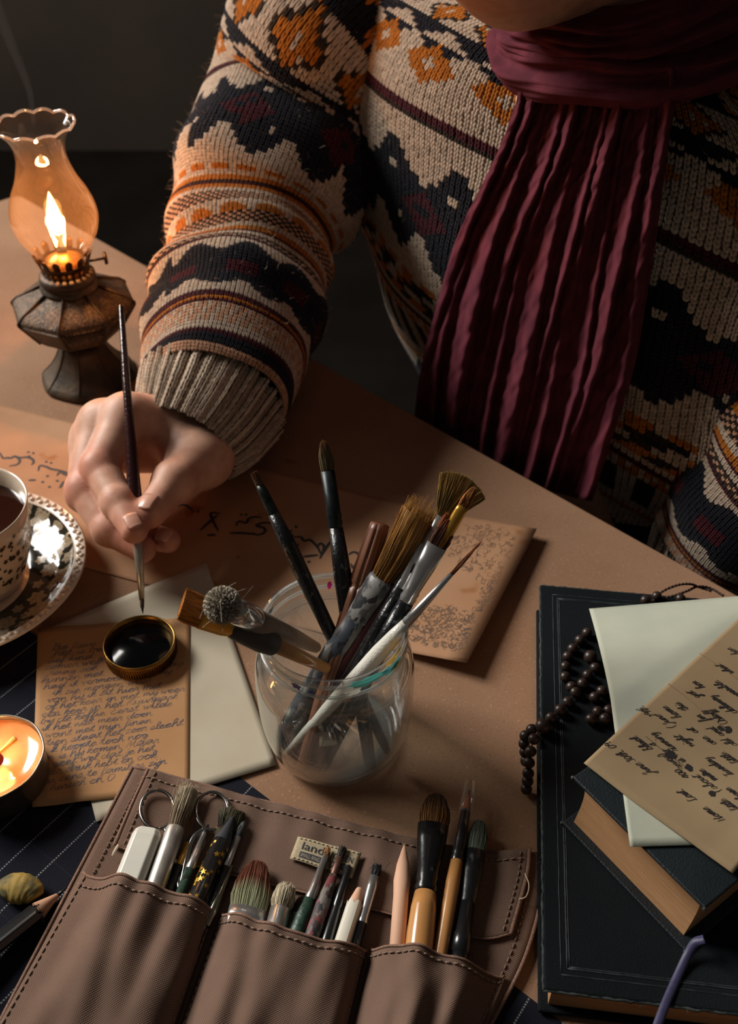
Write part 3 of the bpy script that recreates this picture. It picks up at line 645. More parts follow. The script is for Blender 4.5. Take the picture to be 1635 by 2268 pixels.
for u in (0, .002, Lp): 
    row = []
    for k in range(24):
        a = 2*math.pi*k/24; zz_ = wl_+u; 
        if u == 0: zz_ += .0045*abs(math.cos(3*a))-.001
        row.append((HR*1.0*(1+.04*math.cos(6*a))*math.cos(a), HR*(1+.04*math.cos(6*a))*math.sin(a), zz_))
    G.append(row)
hx.grid(np.array(G), closev=True).build('barrel', blk, pen)
# ================================================================== BRUSH BUILDER
def loftz(mb, rings, seg=20, cap0=True, cap1=True, col=None):
    a = np.linspace(0, 2*np.pi, seg, endpoint=False); V = []; F = []; C = []
    for i, r in enumerate(rings):
        z, rx, ry = r[:3]; V.append(np.stack([rx*np.cos(a), ry*np.sin(a), np.full(seg, z)], 1))
        if col is not None: C.append(np.repeat(np.asarray(col[i], float)[None], seg, 0))
    n = len(rings)
    for i in range(n-1):
        for j in range(seg): F.append((i*seg+j, i*seg+(j+1) % seg, (i+1)*seg+(j+1) % seg, (i+1)*seg+j))
    if cap0: F.append(tuple(range(seg))[::-1])
    if cap1: F.append(tuple((n-1)*seg+j for j in range(seg)))
    return mb.add(np.concatenate(V), F, np.concatenate(C) if C else None)
hairm = mat('brush_hair', (255, 255, 255), .55, attr=True, c2=(190, 180, 170), scale=900, spec=.35, stretch=(1, 1, .08))
def tuft(parent, z0, z1, rx, ry, shape, n, c0, c1, mid=.6, name='bristles', hr=.00022, label=None, seedless=0, stray=0, lean=(0, 0)):
    c0 = np.array(lin(c0)); c1 = np.array(lin(c1)); Lh = z1-z0; mb = MB()
    def path(a, b, jit=1.0):
        r = math.hypot(a, b)
        if shape == 'round': tx, ty, lf, bg = a*rx*.10, b*ry*.10, 1-.30*r*r, .16
        elif shape == 'flat': tx, ty, lf, bg = a*rx*1.02, b*ry*.4, 1-.03*a*a, .05
        elif shape == 'angled': tx, ty, lf, bg = a*rx*1.02, b*ry*.4, 1-.18*(a+1)/2, .05
        elif shape == 'filbert': tx, ty, lf, bg = a*rx*.72, b*ry*.25, .62+.38*math.sqrt(max(0, 1-a*a*.96)), .22
        elif shape == 'fan': tx, ty, lf, bg = a*rx*3.9, b*ry*.6, 1-.22*a*a, 0
        elif shape == 'mop': tx, ty, lf, bg = a*rx*1.05, b*ry*1.05, .52+.48*math.sqrt(max(0, 1-.95*r*r)), .85
        elif shape == 'dome': tx, ty, lf, bg = a*rx*1.0, b*ry*1.0, .60+.40*math.sqrt(max(0, 1-.95*r*r)), .25
        elif shape == 'splay': tx, ty, lf, bg = a*rx*1.35, b*ry*1.35, 1-.22*r*r, .10
        jl = lf+rng.normal(0, .018 if shape != 'splay' else .05)*jit; P = []
        for u in (0, .33, .66, 1.0):
            s = math.sin(math.pi*u*.9)*bg
            P.append((a*rx*(1-u)+tx*u+a*rx*s+lean[0]*u*u, b*ry*(1-u)+ty*u+b*ry*s+lean[1]*u*u, z0+Lh*jl*u))
        return np.array(P)
    def colr(u): k = np.clip((u-mid+.12)/.24, 0, 1); return c0*(1-k)+c1*k
    # body of the tuft
    sg = 20; an = np.linspace(0, 2*np.pi, sg, endpoint=False); cols = [path(.93*math.cos(x), .93*math.sin(x), 0) for x in an]
    G = []; CC_ = []
    ks = np.linspace(0, 1, 7)
    for u in ks:
        row = []
        for P in cols:
            Q = np.array([np.interp(u*3, range(4), P[:, k]) for k in range(3)]); row.append(Q)
        G.append(row); CC_.append(np.repeat((colr(u)*.75)[None], sg, 0))
    mb.grid(np.array(G), closev=True, col=np.array(CC_), flip=True)
    V_top = np.array(G[-1]); V2 = [V_top.mean(0)+np.array([0, 0, Lh*(.06 if shape in ('mop', 'dome', 'filbert') else 0)])]; nb = len(V_top)
    mb.add(np.vstack([V_top, V2]), [(i, (i+1) % nb, nb) for i in range(nb)], colr(1)*.75)
    for i in range(n):
        r = math.sqrt(random.uniform(.35, 1)); a = random.uniform(0, 6.2832); P = path(r*math.cos(a), r*math.sin(a))
        P[1:] += rng.normal(0, .0002, (3, 3)); sh = random.uniform(.7, 1.25)
        mb.tube(P, [hr, hr, hr*.9, hr*.35], 3, caps=False, col=np.array([colr(u)*sh for u in (0, .33, .66, 1)]))
    for i in range(stray):
        a = random.uniform(0, 6.28); P = path(.9*math.cos(a), .9*math.sin(a)); P[2] += rng.normal(0, .001, 3); P[3] += rng.normal(0, .003, 3)
        mb.tube(crom(P, 3), hr*.6, 3, caps=False, col=colr(.5))
    return mb.build(name, hairm, parent, label=label)
steel = mat('nickel_ferrule', (206, 204, 202), .28, metal=.88, c2=(182, 180, 178), scale=80, bump=.1)
gold = mat('brass_ferrule', (206, 156, 66), .3, metal=.75, c2=(182, 134, 54), scale=80)
blackf = mat('black_ferrule', (22, 22, 25), .25, coat=.3)
h_black = paint_mat('black_lacquer_handle', (20, 20, 22), [(70, 78, 82), (44, 60, 60)], .3, 260, .62)
h_dark = paint_mat('dark_worn_handle', (30, 24, 26), [(74, 66, 64)], .3, 220, .64)
h_grey = paint_mat('paint_crusted_handle', (34, 34, 38), [(96, 93, 90), (128, 124, 120), (58, 64, 74)], .5, 60, .47, stretch=(1.6, 1.6, .7))
h_red = paint_mat('dark_red_handle', (48, 22, 22), [(70, 40, 36)], .2, 200, .68)
h_white = paint_mat('white_lacquer_handle', (222, 218, 208), [(150, 158, 176)], .3, 330, .70)
h_wood = mat('varnished_wood_handle', (206, 150, 92), .25, c2=(184, 126, 72), scale=70, coat=.4, stretch=(1, 1, .08))
h_raw = mat('raw_wood', (222, 176, 146), .65, c2=(206, 156, 126), scale=60, stretch=(1, 1, .1))
h_green = paint_mat('green_worn_handle', (40, 66, 54), [(70, 90, 78), (28, 40, 36)], .45, 200, .56)
h_taupe = mat('taupe_handle', (146, 128, 112), .5, c2=(126, 110, 96), scale=50)
rubber = mat('charcoal_rubber', (58, 54, 52), .6, c2=(48, 46, 44), scale=60)
def brush(name, label, tail, tip, hair, ferr=None, fmat=None, hand=(), hmat=None, group=None, cat='paintbrush', turn=0, xh=None):
    """tail/tip world points. hair=(frac0, rx, ry, shape, n, c0, c1, mid); ferr=[(frac,rx,ry)...]; hand=[(frac,r)...]"""
    tail = np.asarray(tail, float); tip = np.asarray(tip, float); d = tip-tail; L = float(np.linalg.norm(d))
    if xh is None: xh = np.cross(d, (tip+tail)/2-CC)
    M = frame(tail, d, xh) @ Matrix.Rotation(math.radians(turn), 4, 'Z'); o = thing(name, label, cat, M=M, group=group)
    if len(hand):
        mb = MB(); loftz(mb, [(f*L, *( (r, r) if np.isscalar(r) else r)) for f, r in hand], 20); mb.build('handle', hmat, o)
    if ferr is not None:
        mb = MB(); loftz(mb, [(f*L, a, b) for f, a, b in ferr], 24, cap0=False); mb.build('ferrule', fmat, o)
    if hair:
        f0, rx, ry, sh, n, c0, c1, mid = hair[:8]; kw = hair[8] if len(hair) > 8 else {}
        tuft(o, f0*L, L, rx, ry, sh, n, c0, c1, mid, **kw)
    return o, L

# ------------------------------------------------------------------ thin smoke above the chimney
smk = thin_glass('thin_smoke', (1, 1, 1), .010, (.62, .62, .66), .5, 1.0, 0.0)
zt_ = zfor(285); P = crom([(0, 0, zt_+.004), (.002, .001, zt_+.03), (-.004, .003, zt_+.06), (-.010, .002, zt_+.10), (-.006, .006, zt_+.15)], 8)
mb = MB(); mb.tube(P, np.linspace(.0025, .011, len(P)), 10, flat=.5, caps=False); so_ = mb.build('smoke', smk, lamp); so_['kind'] = 'stuff'
# ================================================================== GLASS JAR
jc = U(738, 1388, .1045); jc = np.array([jc[0], jc[1], 0])
jar = thing('glass_jar', 'clear wide-mouthed glass jar holding the paintbrushes, rim smeared with paint', 'jar', (jc[0], jc[1], 0.0004))
JR = (335/2)*((U(738, 1388, .1045)-CC)@CF)/FPX; JB = (357/2)*((np.array([jc[0], jc[1], .06])-CC)@CF)/FPX*.985
jg = thin_glass('jar_glass', (.965, .985, .98), .04, (.75, .8, .78), .03, 1.5, 1.5)
outer = [(.0005, .003), (JB*.62, .002), (JB*.74, 0), (JB*.84, .003), (JB*.93, .014), (JB*.985, .032), (JB, .055), (JB*.995, .068), (JB*.965, .078), (JB*.90, .0855), (JR*.965, .0885), (JR*.955, .0905), (JR*.985, .093), (JR*.985, .0945), (JR*.955, .0965), (JR*.955, .099), (JR*.99, .101), (JR, .1035), (JR*.985, .1055), (JR*.96, .106)]
inner = [(.0005, .009), (JB*.55, .0085), (JB*.74, .0075), (JB*.86, .012), (JB*.94, .030), (JB*.96, .055), (JB*.945, .070), (JB*.88, .0825), (JR*.93, .0865), (JR*.925, .1045), (JR*.94, .106)]
MB().lathe(crom(outer, 3), 96, cap0=False, cap1=False).build('outer_wall', jg, jar)
MB().lathe(crom(inner, 3)[::-1], 96, cap0=False, cap1=False).build('inner_wall', jg, jar)
rimgl = thin_glass('jar_rim_glass', (.95, .97, .965), .22, (.85, .87, .85), .05, 1.5, 2.0)
MB().lathe([(JR*.96, .1062), (JR*.94, .1062)], 96, cap0=False, cap1=False).build('lip', rimgl, jar)
a_ = np.linspace(0, 2*np.pi, 96, endpoint=False)
for zz_ in (.0937, .1022):
    MB().tube(np.stack([JR*.975*np.cos(a_), JR*.975*np.sin(a_), zz_+.0006*np.sin(a_)], 1), .0011, 6, closed=True).build('screw_thread', rimgl, jar)
MB().lathe([(JB*.60, .0018), (JB*.70, .0006), (JB*.76, .0025), (JB*.72, .0055), (JB*.62, .0045)], 72, cap0=False, cap1=False).build('base_ring', rimgl, jar)
def stain(ang, z, w_, h_, col, inner_=False, seed=0):
    r0 = random.Random(seed); mb = MB(); n = 22; rad = JR*(.925 if inner_ else 1.004)
    V = [(0, 0)]+[(w_*math.cos(k*2*math.pi/n)*r0.uniform(.55, 1.1), h_*math.sin(k*2*math.pi/n)*r0.uniform(.55, 1.15)) for k in range(n)]
    W = [(rad*(1 if inner_ else 1)*math.cos(ang+x/rad)*(.999 if inner_ else 1.003), rad*math.sin(ang+x/rad)*(.999 if inner_ else 1.003), z+y) for x, y in V]
    mb.add(W, [(0, 1+k, 1+(k+1) % n) for k in range(n)]); mb.build('paint_stain', thin_glass('dried_paint', (1, 1, 1), .97, lin(col), .3, 1.4, 1.0), jar, label=None)
R = math.radians
for i, (ang, z, w_, h_, col, inn) in enumerate([(-62, .1035, .013, .0035, (84, 160, 150), 0), (-40, .1015, .010, .0045, (80, 146, 146), 0), (-28, .098, .014, .007, (196, 150, 36), 1), (-8, .097, .006, .005, (176, 132, 38), 1), (-50, .0975, .009, .0035, (44, 112, 118), 1), (-75, .099, .006, .004, (226, 224, 214), 0), (-20, .092, .007, .005, (150, 116, 34), 1), (95, .097, .0016, .0045, (196, 20, 120), 1), (160, .101, .006, .002, (60, 84, 104), 1), (115, .092, .0025, .005, (186, 140, 50), 1), (62, .101, .003, .003, (196, 130, 30), 1), (-120, .094, .004, .0025, (88, 76, 160), 1), (-106, .093, .0025, .0015, (60, 72, 190), 1), (145, .1035, .004, .0015, (38, 34, 40), 0), (80, .104, .008, .0012, (170, 150, 140), 0), (35, .103, .004, .002, (50, 48, 48), 0)]):
    stain(R(ang), z, w_, h_, col, bool(inn), i)
# ------------------------------------------------------------------ brushes standing in the jar
def in_jar(bot, tip, rim_r=.035, zb=.0115, zr=.1, dr=(.42, .78), tmin=.125, tmax=.235):
    B = U(*bot, zb); v = B[:2]-jc[:2]; q = np.linalg.norm(v); mx_ = JB*.80
    if q > mx_: B[:2] = jc[:2]+v*mx_/q
    # the brush leans on the far side of the rim: find the rim crossing along its line in the photo
    pb_px = proj(B); pt_px = np.array(tip, float); best = None
    for q in np.linspace(.05, .95, 300):
        P = U(*(pb_px*(1-q)+pt_px*q), zr); r = np.linalg.norm(P[:2]-jc[:2])
        if r <= rim_r: best = P
    P = best if best is not None else U(*(pb_px*.5+pt_px*.5), zr)
    d = nrm(P-B); v = ray(*tip); n_ = np.cross(v, np.cross(d, v)); T = B+d*(((CC-B)@n_)/(d@n_))
    return B, T
JG = 'brushes standing in the glass jar'
B, T = in_jar((868, 1671), (562, 1046)); brush('paintbrush', 'slim black-handled brush with a short worn tip, leftmost upright one in the jar', B, T, (.955, .0021, .0018, 'flat', 60, (120, 96, 70), (120, 70, 40), .6), [(.86, .0034, .0034), (.93, .0030, .0026), (.957, .0024, .0018)], mat('dark_ferrule', (70, 78, 76), .4, metal=.8, c2=(40, 44, 44), scale=200), [(0, .0022), (.05, .0030), (.45, .0042), (.74, .0048), (.86, .0035)], h_black, JG)
B, T = in_jar((823, 1703), (716, 976)); brush('paintbrush', 'tall dark-handled brush with an olive tip, rising highest from the jar', B, T, (.905, .0038, .0030, 'filbert', 90, (110, 100, 70), (136, 92, 58), .75), [(.74, .0042, .0042), (.755, .0048, .0048), (.765, .0044, .0044), (.775, .0048, .0048), (.785, .0043, .0043), (.91, .0043, .0033)], mat('dark_teal_ferrule', (44, 52, 54), .38, metal=.7, c2=(26, 30, 32), scale=120), [(0, .0035), (.3, .0052), (.6, .0055), (.74, .0043)], h_black, JG)
# grooved brown modelling stick
B, T = in_jar((668, 1706), (843, 1158), tmin=.12); d_ = T-B; L_ = float(np.linalg.norm(d_)); o = thing('modelling_stick', 'grooved brown wooden stick standing among the brushes in the jar', 'stick', M=frame(B, d_, np.cross(d_, CC-T)))
stickm = mat('reddish_brown_wood', (132, 86, 64), .4, c2=(104, 64, 46), scale=60, stretch=(1, 1, .1), coat=.1)
mb = MB(); G = []; aa = np.linspace(0, 2*np.pi, 64, endpoint=False)
for z, r in ((0, .004), (L_*.3, .0062), (L_*.70, .0072), (L_*.735, .0074), (L_*.74, .0064), (L_*.755, .0064), (L_*.76, .0074), (L_*.88, .0070), (L_*.97, .0064), (L_*.995, .0058), (L_, .0040)):
    k = .16 if .32*L_ < z < .985*L_ else .03
    rr_ = r*(1-k*np.maximum(0, np.cos(aa*7))**3); G.append(np.stack([rr_*np.cos(aa), rr_*np.sin(aa), np.full(64, z)], 1))
G.append(np.stack([0*aa, 0*aa, np.full(64, L_)], 1)); mb.grid(np.array(G), closev=True).build('shaft', stickm, o)
B, T = in_jar((604, 1652), (962, 1112)); brush('paintbrush', 'thick round brush with long ochre bristles and a grey paint-crusted handle in the jar', B, T, (.70, .0086, .0080, 'splay', 420, (150, 104, 42), (176, 126, 58), .55, dict(hr=.00026, stray=14, lean=(.003, 0))), [(.54, .0098, .0098), (.66, .0100, .0097), (.69, .0098, .0094), (.702, .0088, .0082)], paint_mat('crusted_silver_ferrule', (96, 94, 92), [(140, 138, 134), (52, 52, 56)], .4, 120, .5), [(0, .0055), (.15, .0075), (.35, .0088), (.46, .0093), (.54, .0098)], h_grey, JG)
B, T = in_jar((652, 1690), (1036, 1058)); brush('paintbrush', 'fan brush with spread olive bristles, behind the others in the jar', B, T, (.865, .0040, .0018, 'fan', 360, (126, 106, 50), (168, 132, 62), .5, dict(hr=.00022)), [(.72, .0034, .0034), (.82, .0040, .0028), (.87, .0045, .0022)], steel, [(0, .002), (.3, .0036), (.6, .0042), (.72, .0034)], h_dark, JG)
B, T = in_jar((678, 1705), (1051, 1080)); brush('paintbrush', 'small rounded orange brush with a brass ferrule in front of the fan brush', B, T, (.935, .0030, .0018, 'filbert', 90, (170, 104, 44), (186, 116, 54), .5), [(.80, .0034, .0034), (.86, .0036, .0030), (.925, .0034, .0020), (.94, .0031, .0020)], gold, [(0, .002), (.3, .0036), (.6, .0042), (.80, .0034)], h_dark, JG)
B, T = in_jar((712, 1716), (991, 1136)); brush('paintbrush', 'slender brush with a narrow orange tip between the rounded brushes in the jar', B, T, (.90, .0018, .0014, 'filbert', 60, (190, 100, 50), (200, 112, 60), .5), [(.74, .0030, .0030), (.9, .0020, .0018)], steel, [(0, .002), (.3, .0036), (.55, .0042), (.74, .0030)], h_dark, JG)
B, T = in_jar((690, 1720), (998, 1152)); brush('paintbrush', 'flat rounded brown brush with a broad silver ferrule, dark handle, in the jar', B, T, (.905, .0056, .0024, 'filbert', 170, (96, 56, 38), (150, 76, 42), .7), [(.70, .0046, .0046), (.712, .0050, .0050), (.722, .0045, .0045), (.732, .0049, .0049), (.745, .0044, .0042), (.83, .0056, .0032), (.908, .0060, .0026)], steel, [(0, .0022), (.3, .0046), (.55, .0054), (.70, .0045)], h_black, JG)
B, T = in_jar((640, 1684), (958, 1162)); brush('paintbrush', 'thin dark-tipped brush with a long slim silver ferrule beside the ochre brush', B, T, (.92, .0022, .0018, 'round', 60, (104, 54, 34), (120, 60, 36), .5), [(.76, .0038, .0038), (.77, .0042, .0042), (.78, .0036, .0036), (.90, .0027, .0026), (.925, .0024, .0020)], mat('tarnished_ferrule', (128, 122, 118), .3, metal=.9, c2=(90, 86, 84), scale=200), [(0, .002), (.35, .0046), (.6, .0050), (.76, .0037)], h_red, JG)
B, T = in_jar((665, 1712), (972, 1150)); brush('paintbrush', 'brush with a dull russet tip half hidden in the middle of the jar bunch', B, T, (.90, .0040, .0020, 'filbert', 80, (98, 52, 32), (118, 64, 38), .5), [(.74, .0034, .0034), (.84, .0042, .0028), (.905, .0044, .0023)], steel, [(0, .002), (.35, .0042), (.6, .0048), (.74, .0034)], h_black, JG)
B, T = in_jar((614, 1682), (1077, 1188)); wb, L_ = brush('liner_brush', 'thin white-handled liner brush with a long fine orange tip, rightmost in the jar', B, T, (.845, .0012, .0012, 'round', 60, (150, 96, 50), (176, 96, 56), .6, dict(hr=.0002)), [(.635, .0030, .0030), (.645, .0033, .0033), (.655, .0029, .0029), (.665, .0032, .0032), (.68, .0028, .0028), (.848, .0013, .0013)], steel, [(0, .0018), (.08, .0028), (.3, .0044), (.5, .0050), (.58, .0042), (.638, .0030)], h_white, JG)
# two brushes lying out over the left of the rim
def over_rim(rimpx, rz, tippx, tz, inside):
    R_p = U(*rimpx, rz); T_ = U(*tippx, tz); d = nrm(R_p-T_); return R_p+d*inside, T_
B, T = over_rim((590, 1384), .119, (480, 1334), .178, .096)
Lk = float(np.linalg.norm(T-B)); fr = lambda x: 1-x/Lk
st_o, _ = brush('stipple_brush', 'grey ball-headed stippling brush with a clear collar, leaning out over the jar rim', B, T, None, [(fr(.051), .0066, .0066), (fr(.048), .0074, .0074), (fr(.030), .0070, .0070), (fr(.016), .0060, .0060)], mat('clear_acrylic_ferrule', (186, 182, 178), .12, metal=.6, coat=.6), [(0, .0036), (.25, .0052), (fr(.051), .0066)], h_taupe, JG, cat='paintbrush')
mb = MB(); cB = np.array([0, 0, Lk-.0078]); cA, cBc = np.array(lin((176, 168, 152))), np.array(lin((222, 214, 198))); mb.sphere(cB, .0080, 24, 16, (1, 1, 1), cA*.5)
for k in range(1500):
    n_ = nrm(rng.normal(0, 1, 3))
    if n_[2] < -.75: continue
    cl = nrm(np.round(n_*4.2)/4.2+n_*.25); e_ = cB+n_*.0076; f_ = cB+(n_*.45+cl*.55)*random.uniform(.0090, .0098); mb.tube([e_, (e_+f_)/2, f_], [.00055, .0006, .00032], 4, caps=False, col=np.array([cA*.7, cA, cBc])*random.uniform(.8, 1.15))
for k in range(10):
    n_ = nrm(rng.normal(0, 1, 3)+[0, 0, .4]); p_ = cB+n_*.009; mb.tube(crom([p_, p_+n_*.003+rng.normal(0, .001, 3), p_+n_*.006+rng.normal(0, .003, 3)], 3), .00010, 3, caps=False, col=cBc)
mb.build('bristles', hairm, st_o)
B, T = over_rim((606, 1428), .107, (398, 1336), .158, .045)
Lk = float(np.linalg.norm(T-B)); fr = lambda x: 1-x/Lk
o, _ = brush('flat_brush', 'flat orange brush with brass ferrule and black rubber grip, leaning left out of the jar', B, T, (fr(.016), .0082, .0026, 'angled', 260, (206, 128, 36), (226, 142, 44), .4), [(fr(.036), .0062, .0050), (fr(.032), .0072, .0044), (fr(.017), .0084, .0030), (fr(.0155), .0084, .0029)], gold, [(0, .0030), (.2, .0040), (fr(.068), .0042)], h_wood, JG, cat='paintbrush')
mb = MB(); loftz(mb, [(fr(.071)*Lk, .0040, .0040), (fr(.069)*Lk, .0064, .0064), (fr(.060)*Lk, .0074, .0074), (fr(.048)*Lk, .0070, .0070), (fr(.038)*Lk, .0062, .0062), (fr(.035)*Lk, .0050, .0050)], 24); mb.build('grip', rubber, o)
# ------------------------------------------------------------------ brush held in the hand
HT = U(317, 1364, .0165); HB = PD(268, 676, .80)
HBR, HL = HB, float(np.linalg.norm(HB-HT))
# keep the length plausible: choose depth so the brush is 0.235 long
best = min(np.linspace(.60, .85, 200), key=lambda dp: abs(np.linalg.norm(PD(268, 676, dp)-HT)-.235)); 
cands = [dp for dp in np.linspace(.55, .95, 400) if abs(np.linalg.norm(PD(268, 676, dp)-HT)-.235) < .003]; HB = PD(268, 676, max(cands) if cands else best)
held, HL = brush('detail_brush', 'slim dark red brush held upright in the hand above the ink lid', HB, HT, (.945, .0016, .0016, 'round', 50, (120, 92, 80), (70, 56, 52), .55), [(.755, .0036, .0036), (.765, .0040, .0040), (.775, .0035, .0035), (.79, .0037, .0037), (.95, .0019, .0019)], mat('pale_steel_ferrule', (206, 194, 176), .3, metal=.7, c2=(184, 172, 156), scale=70), [(0, .0014), (.006, .0020), (.4, .0034), (.62, .0052), (.70, .0050), (.757, .0036)], h_red)
# ================================================================== BIG BOOK
ZB = .030
b0 = U(1197, 1295, ZB); b1 = U(1205, 2192, ZB); bd = nrm(b1-b0); bn = np.array([-bd[1], bd[0], 0]); bn = bn if bn[0] > 0 else -bn; BL_ = float(np.linalg.norm(b1-b0)); BW = .235
cloth_b = mat('worn_black_book_cloth', (24, 29, 32), .85, c2=(18, 22, 25), scale=14, detail=8, bump=.5, bscale=1500, spec=.12)
fray = mat('frayed_cover_edge', (64, 70, 68), .9, c2=(34, 40, 43), scale=240, lo=.4, hi=.62)
line_m = mat('blind_tooled_line', (44, 53, 57), .6, c2=(24, 29, 32), scale=160, lo=.42, hi=.6)
page_m = mat('yellowed_page_edges', (196, 150, 104), .85, c2=(176, 128, 86), scale=30, stretch=(1, 1, 60), bump=.5, bscale=60)
bb = thing('large_book', 'large worn black cloth-covered book lying flat at the lower right', 'book', b0*.5+b1*.5+bn*BW/2-np.array([0, 0, ZB-.0016]))
def slab(c0, u, lu, v, lv, z0, z1): 
    c = c0+u*lu/2+v*lv/2; return MB().box((c[0], c[1], (z0+z1)/2), lu, lv, z1-z0, [u, v, [0, 0, 1]])
slab(b0, bd, BL_, bn, BW, ZB-.0032, ZB).build('front_cover', cloth_b, bb, smooth=False, world=True, bevel=.0011)
slab(b0, bd, BL_, bn, BW, .0018, .0050).build('back_cover', cloth_b, bb, smooth=False, world=True, bevel=.0011)
slab(b0+bd*.004+bn*.005, bd, BL_-.008, bn, BW-.008, .0050, ZB-.0032).build('page_block', page_m, bb, smooth=False, world=True)
MB().box(b0+bd*BL_/2+bn*(BW+.001)-np.array([0, 0, ZB/2]), BL_, .003, ZB-.004, [bd, bn, [0, 0, 1]]).build('spine', cloth_b, bb, smooth=False, world=True, bevel=.001)
mb = MB()
def bl(u0, v0, u1, v1, wdt): 
    P = [b0+bd*(u0+(u1-u0)*k)+bn*(v0+(v1-v0)*k)+np.array([rng.normal(0, .00006), rng.normal(0, .00006), .00005]) for k in np.linspace(0, 1, 50)]
    mb.tube(P, wdt, 5, flat=.35)
for ins, wdt in ((.0085, .00035), (.0118, .0005), (.0128, .00035)):
    bl(ins, ins, BL_-ins, ins, wdt); bl(ins, ins, ins, BW, wdt); bl(BL_-ins, ins, BL_-ins, BW, wdt)
mb.build('border_line', line_m, bb, world=True, label='blind-tooled double border line')
mb = MB(); P = []
for q in (b0+bn*BW, b0, b1, b1+bn*BW): P.append(q-np.array([0, 0, .0011]))
for A_, B_ in zip(P[:-1], P[1:]):
    Q = [A_+(B_-A_)*k+rng.normal(0, .00018, 3) for k in np.linspace(0, 1, 120)]; mb.tube(Q, [.0007+abs(rng.normal(0, .00012)) for _ in Q], 6)
for _ in range(26):
    k = random.random(); A_, B_ = random.choice(list(zip(P[:-1], P[1:]))); q = A_+(B_-A_)*k; o_ = nrm(q-(b0+b1)/2-bn*BW/2)*.002+rng.normal(0, .001, 3); mb.tube(crom([q, q+o_*.6+[0, 0, .0004], q+o_], 3), .00012, 3)
mb.build('worn_edge', fray, bb, world=True, label='frayed greyish edge of the cover')
# ================================================================== SMALL BOOK
q1 = U(1265, 1826, ZB+.003)
zt = min(np.linspace(.05, .10, 300), key=lambda z: np.linalg.norm((U(1268, 1720, z)-q1)[:2]))
k1 = U(1268, 1720, zt); k2 = U(1562, 2012, zt); kf = nrm((k2-k1)*[1, 1, 0]); kg = np.array([-kf[1], kf[0], 0]); KL = float(np.linalg.norm((k2-k1)[:2])); KW = .165
kb0 = np.array([k1[0], k1[1], 0])
sb = thing('small_book', 'smaller black book with tan page edges lying askew on the large book', 'book', kb0+kf*KL/2+kg*KW/2+np.array([0, 0, ZB+.0003]))
cov2 = mat('black_grained_leatherette', (20, 26, 30), .5, c2=(28, 36, 40), scale=30, bump=.4, bscale=900, spec=.35)
slab(kb0, kf, KL, kg, KW, zt-.0022, zt).build('front_cover', cov2, sb, smooth=False, world=True, bevel=.0009)
slab(kb0, kf, KL, kg, KW, ZB+.0004, ZB+.0028).build('back_cover', cov2, sb, smooth=False, world=True, bevel=.0009)
mb = MB(); G = []
n_ = 14; za, zb_ = ZB+.0028, zt-.0022
prof = [(-.0005+.0035*math.sin(math.pi*i/n_), za+(zb_-za)*i/n_) for i in range(n_+1)]
for L0 in (.004, KL-.006):
    G.append([kb0+kf*L0+kg*(.006+p)+np.array([0, 0, z]) for p, z in prof])
mb.grid(np.array(G)); 
for L0 in (.004, KL-.006):
    V = [kb0+kf*L0+kg*(.006+p)+np.array([0, 0, z]) for p, z in prof]+[kb0+kf*L0+kg*(KW-.004)+np.array([0, 0, z]) for z in (zb_, za)]; mb.add(V, [tuple(range(len(V)))])
mb.build('page_block', page_m, sb, world=True, smooth=False, label='tan page edges')
MB().box(kb0+kf*KL/2+kg*KW+np.array([0, 0, (zt+ZB)/2]), KL, .0025, zt-ZB-.002, [kf, kg, [0, 0, 1]]).build('spine', cov2, sb, smooth=False, world=True, bevel=.0008)
for z in (zt-.0011, ZB+.0016):
    for cpt in (kb0, kb0+kf*KL): MB().sphere(cpt+np.array([0, 0, z])+(kf*KL/2+kb0+kg*.08-cpt)*.004, .0011, 8, 6, (1, 1, .9)).build('worn_corner', fray, sb, world=True)
# ribbon bookmark
purp = mat('violet_ribbon', (56, 52, 92), .5, c2=(44, 40, 76), scale=200, sheen=.3)
R0 = kb0+kf*(KL-.012)+kg*.004
rp = crom([U(1560, 2080, ZB+.010), U(1540, 2088, ZB+.0075), U(1522, 2118, ZB+.0030), U(1498, 2170, ZB+.0008), U(1474, 2225, ZB+.0010), U(1450, 2290, ZB+.0008)], 8)
mb = MB(); tt = np.gradient(rp, axis=0); side = np.cross(tt, [0, 0, 1]); side /= np.linalg.norm(side, axis=1)[:, None]
mb.grid(np.stack([rp-side*.0022, rp, rp+side*.0022], 1)); mb.build('bookmark_ribbon', purp, sb, world=True, solid=.0003, label='violet ribbon bookmark trailing over the large book')
# ================================================================== PALE SHEET + "LOST" LETTER
pale2 = mat('pale_grey_green_paper', (186, 187, 168), .85, c2=(175, 179, 164), scale=24, detail=7, spec=.2, bump=.1, bscale=300)
zs_ = zt+.0012
pc_ = [U(1305, 1348, .052), U(1720, 1313, zs_), U(1705, 1866, zs_), U(1396, 1875, zs_)]
pc_ = [np.array([p[0], p[1], 0]) for p in pc_]
def zp(s, t): return zs_-(zs_-.052)*(1-s)*max(0, 1-t/(.5*(1-s)+.02))**1.3
paper('pale_sheet', 'plain pale grey-green sheet between the tan letter and the small book', pc_, pale2, zp, n=36)
old = mat('aged_letter_paper', (162, 140, 108), .85, c2=(140, 116, 88), scale=11, detail=5, spec=.2, bump=.35, bscale=26); add_speckle(old, (140, 110, 74), 9, .66)
zl = zs_+.0010
lt = [U(1622, 1938, zl), U(1293, 1692, zl)]; ld = nrm(U(1635, 1370, zl)-U(1293, 1692, zl)); lt += [lt[1]+ld*.21, lt[0]+ld*.21]
lt = [np.array([p[0], p[1], 0]) for p in lt]
ol, SL = paper('lost_notice_letter', 'aged tan letter in black ink about a lost mare, topmost on the books', lt, old, lambda s, t: zl+.0006*(1+math.sin(s*7+t*5))+.0035*max(0, .16-s)/.16*.3, n=40)
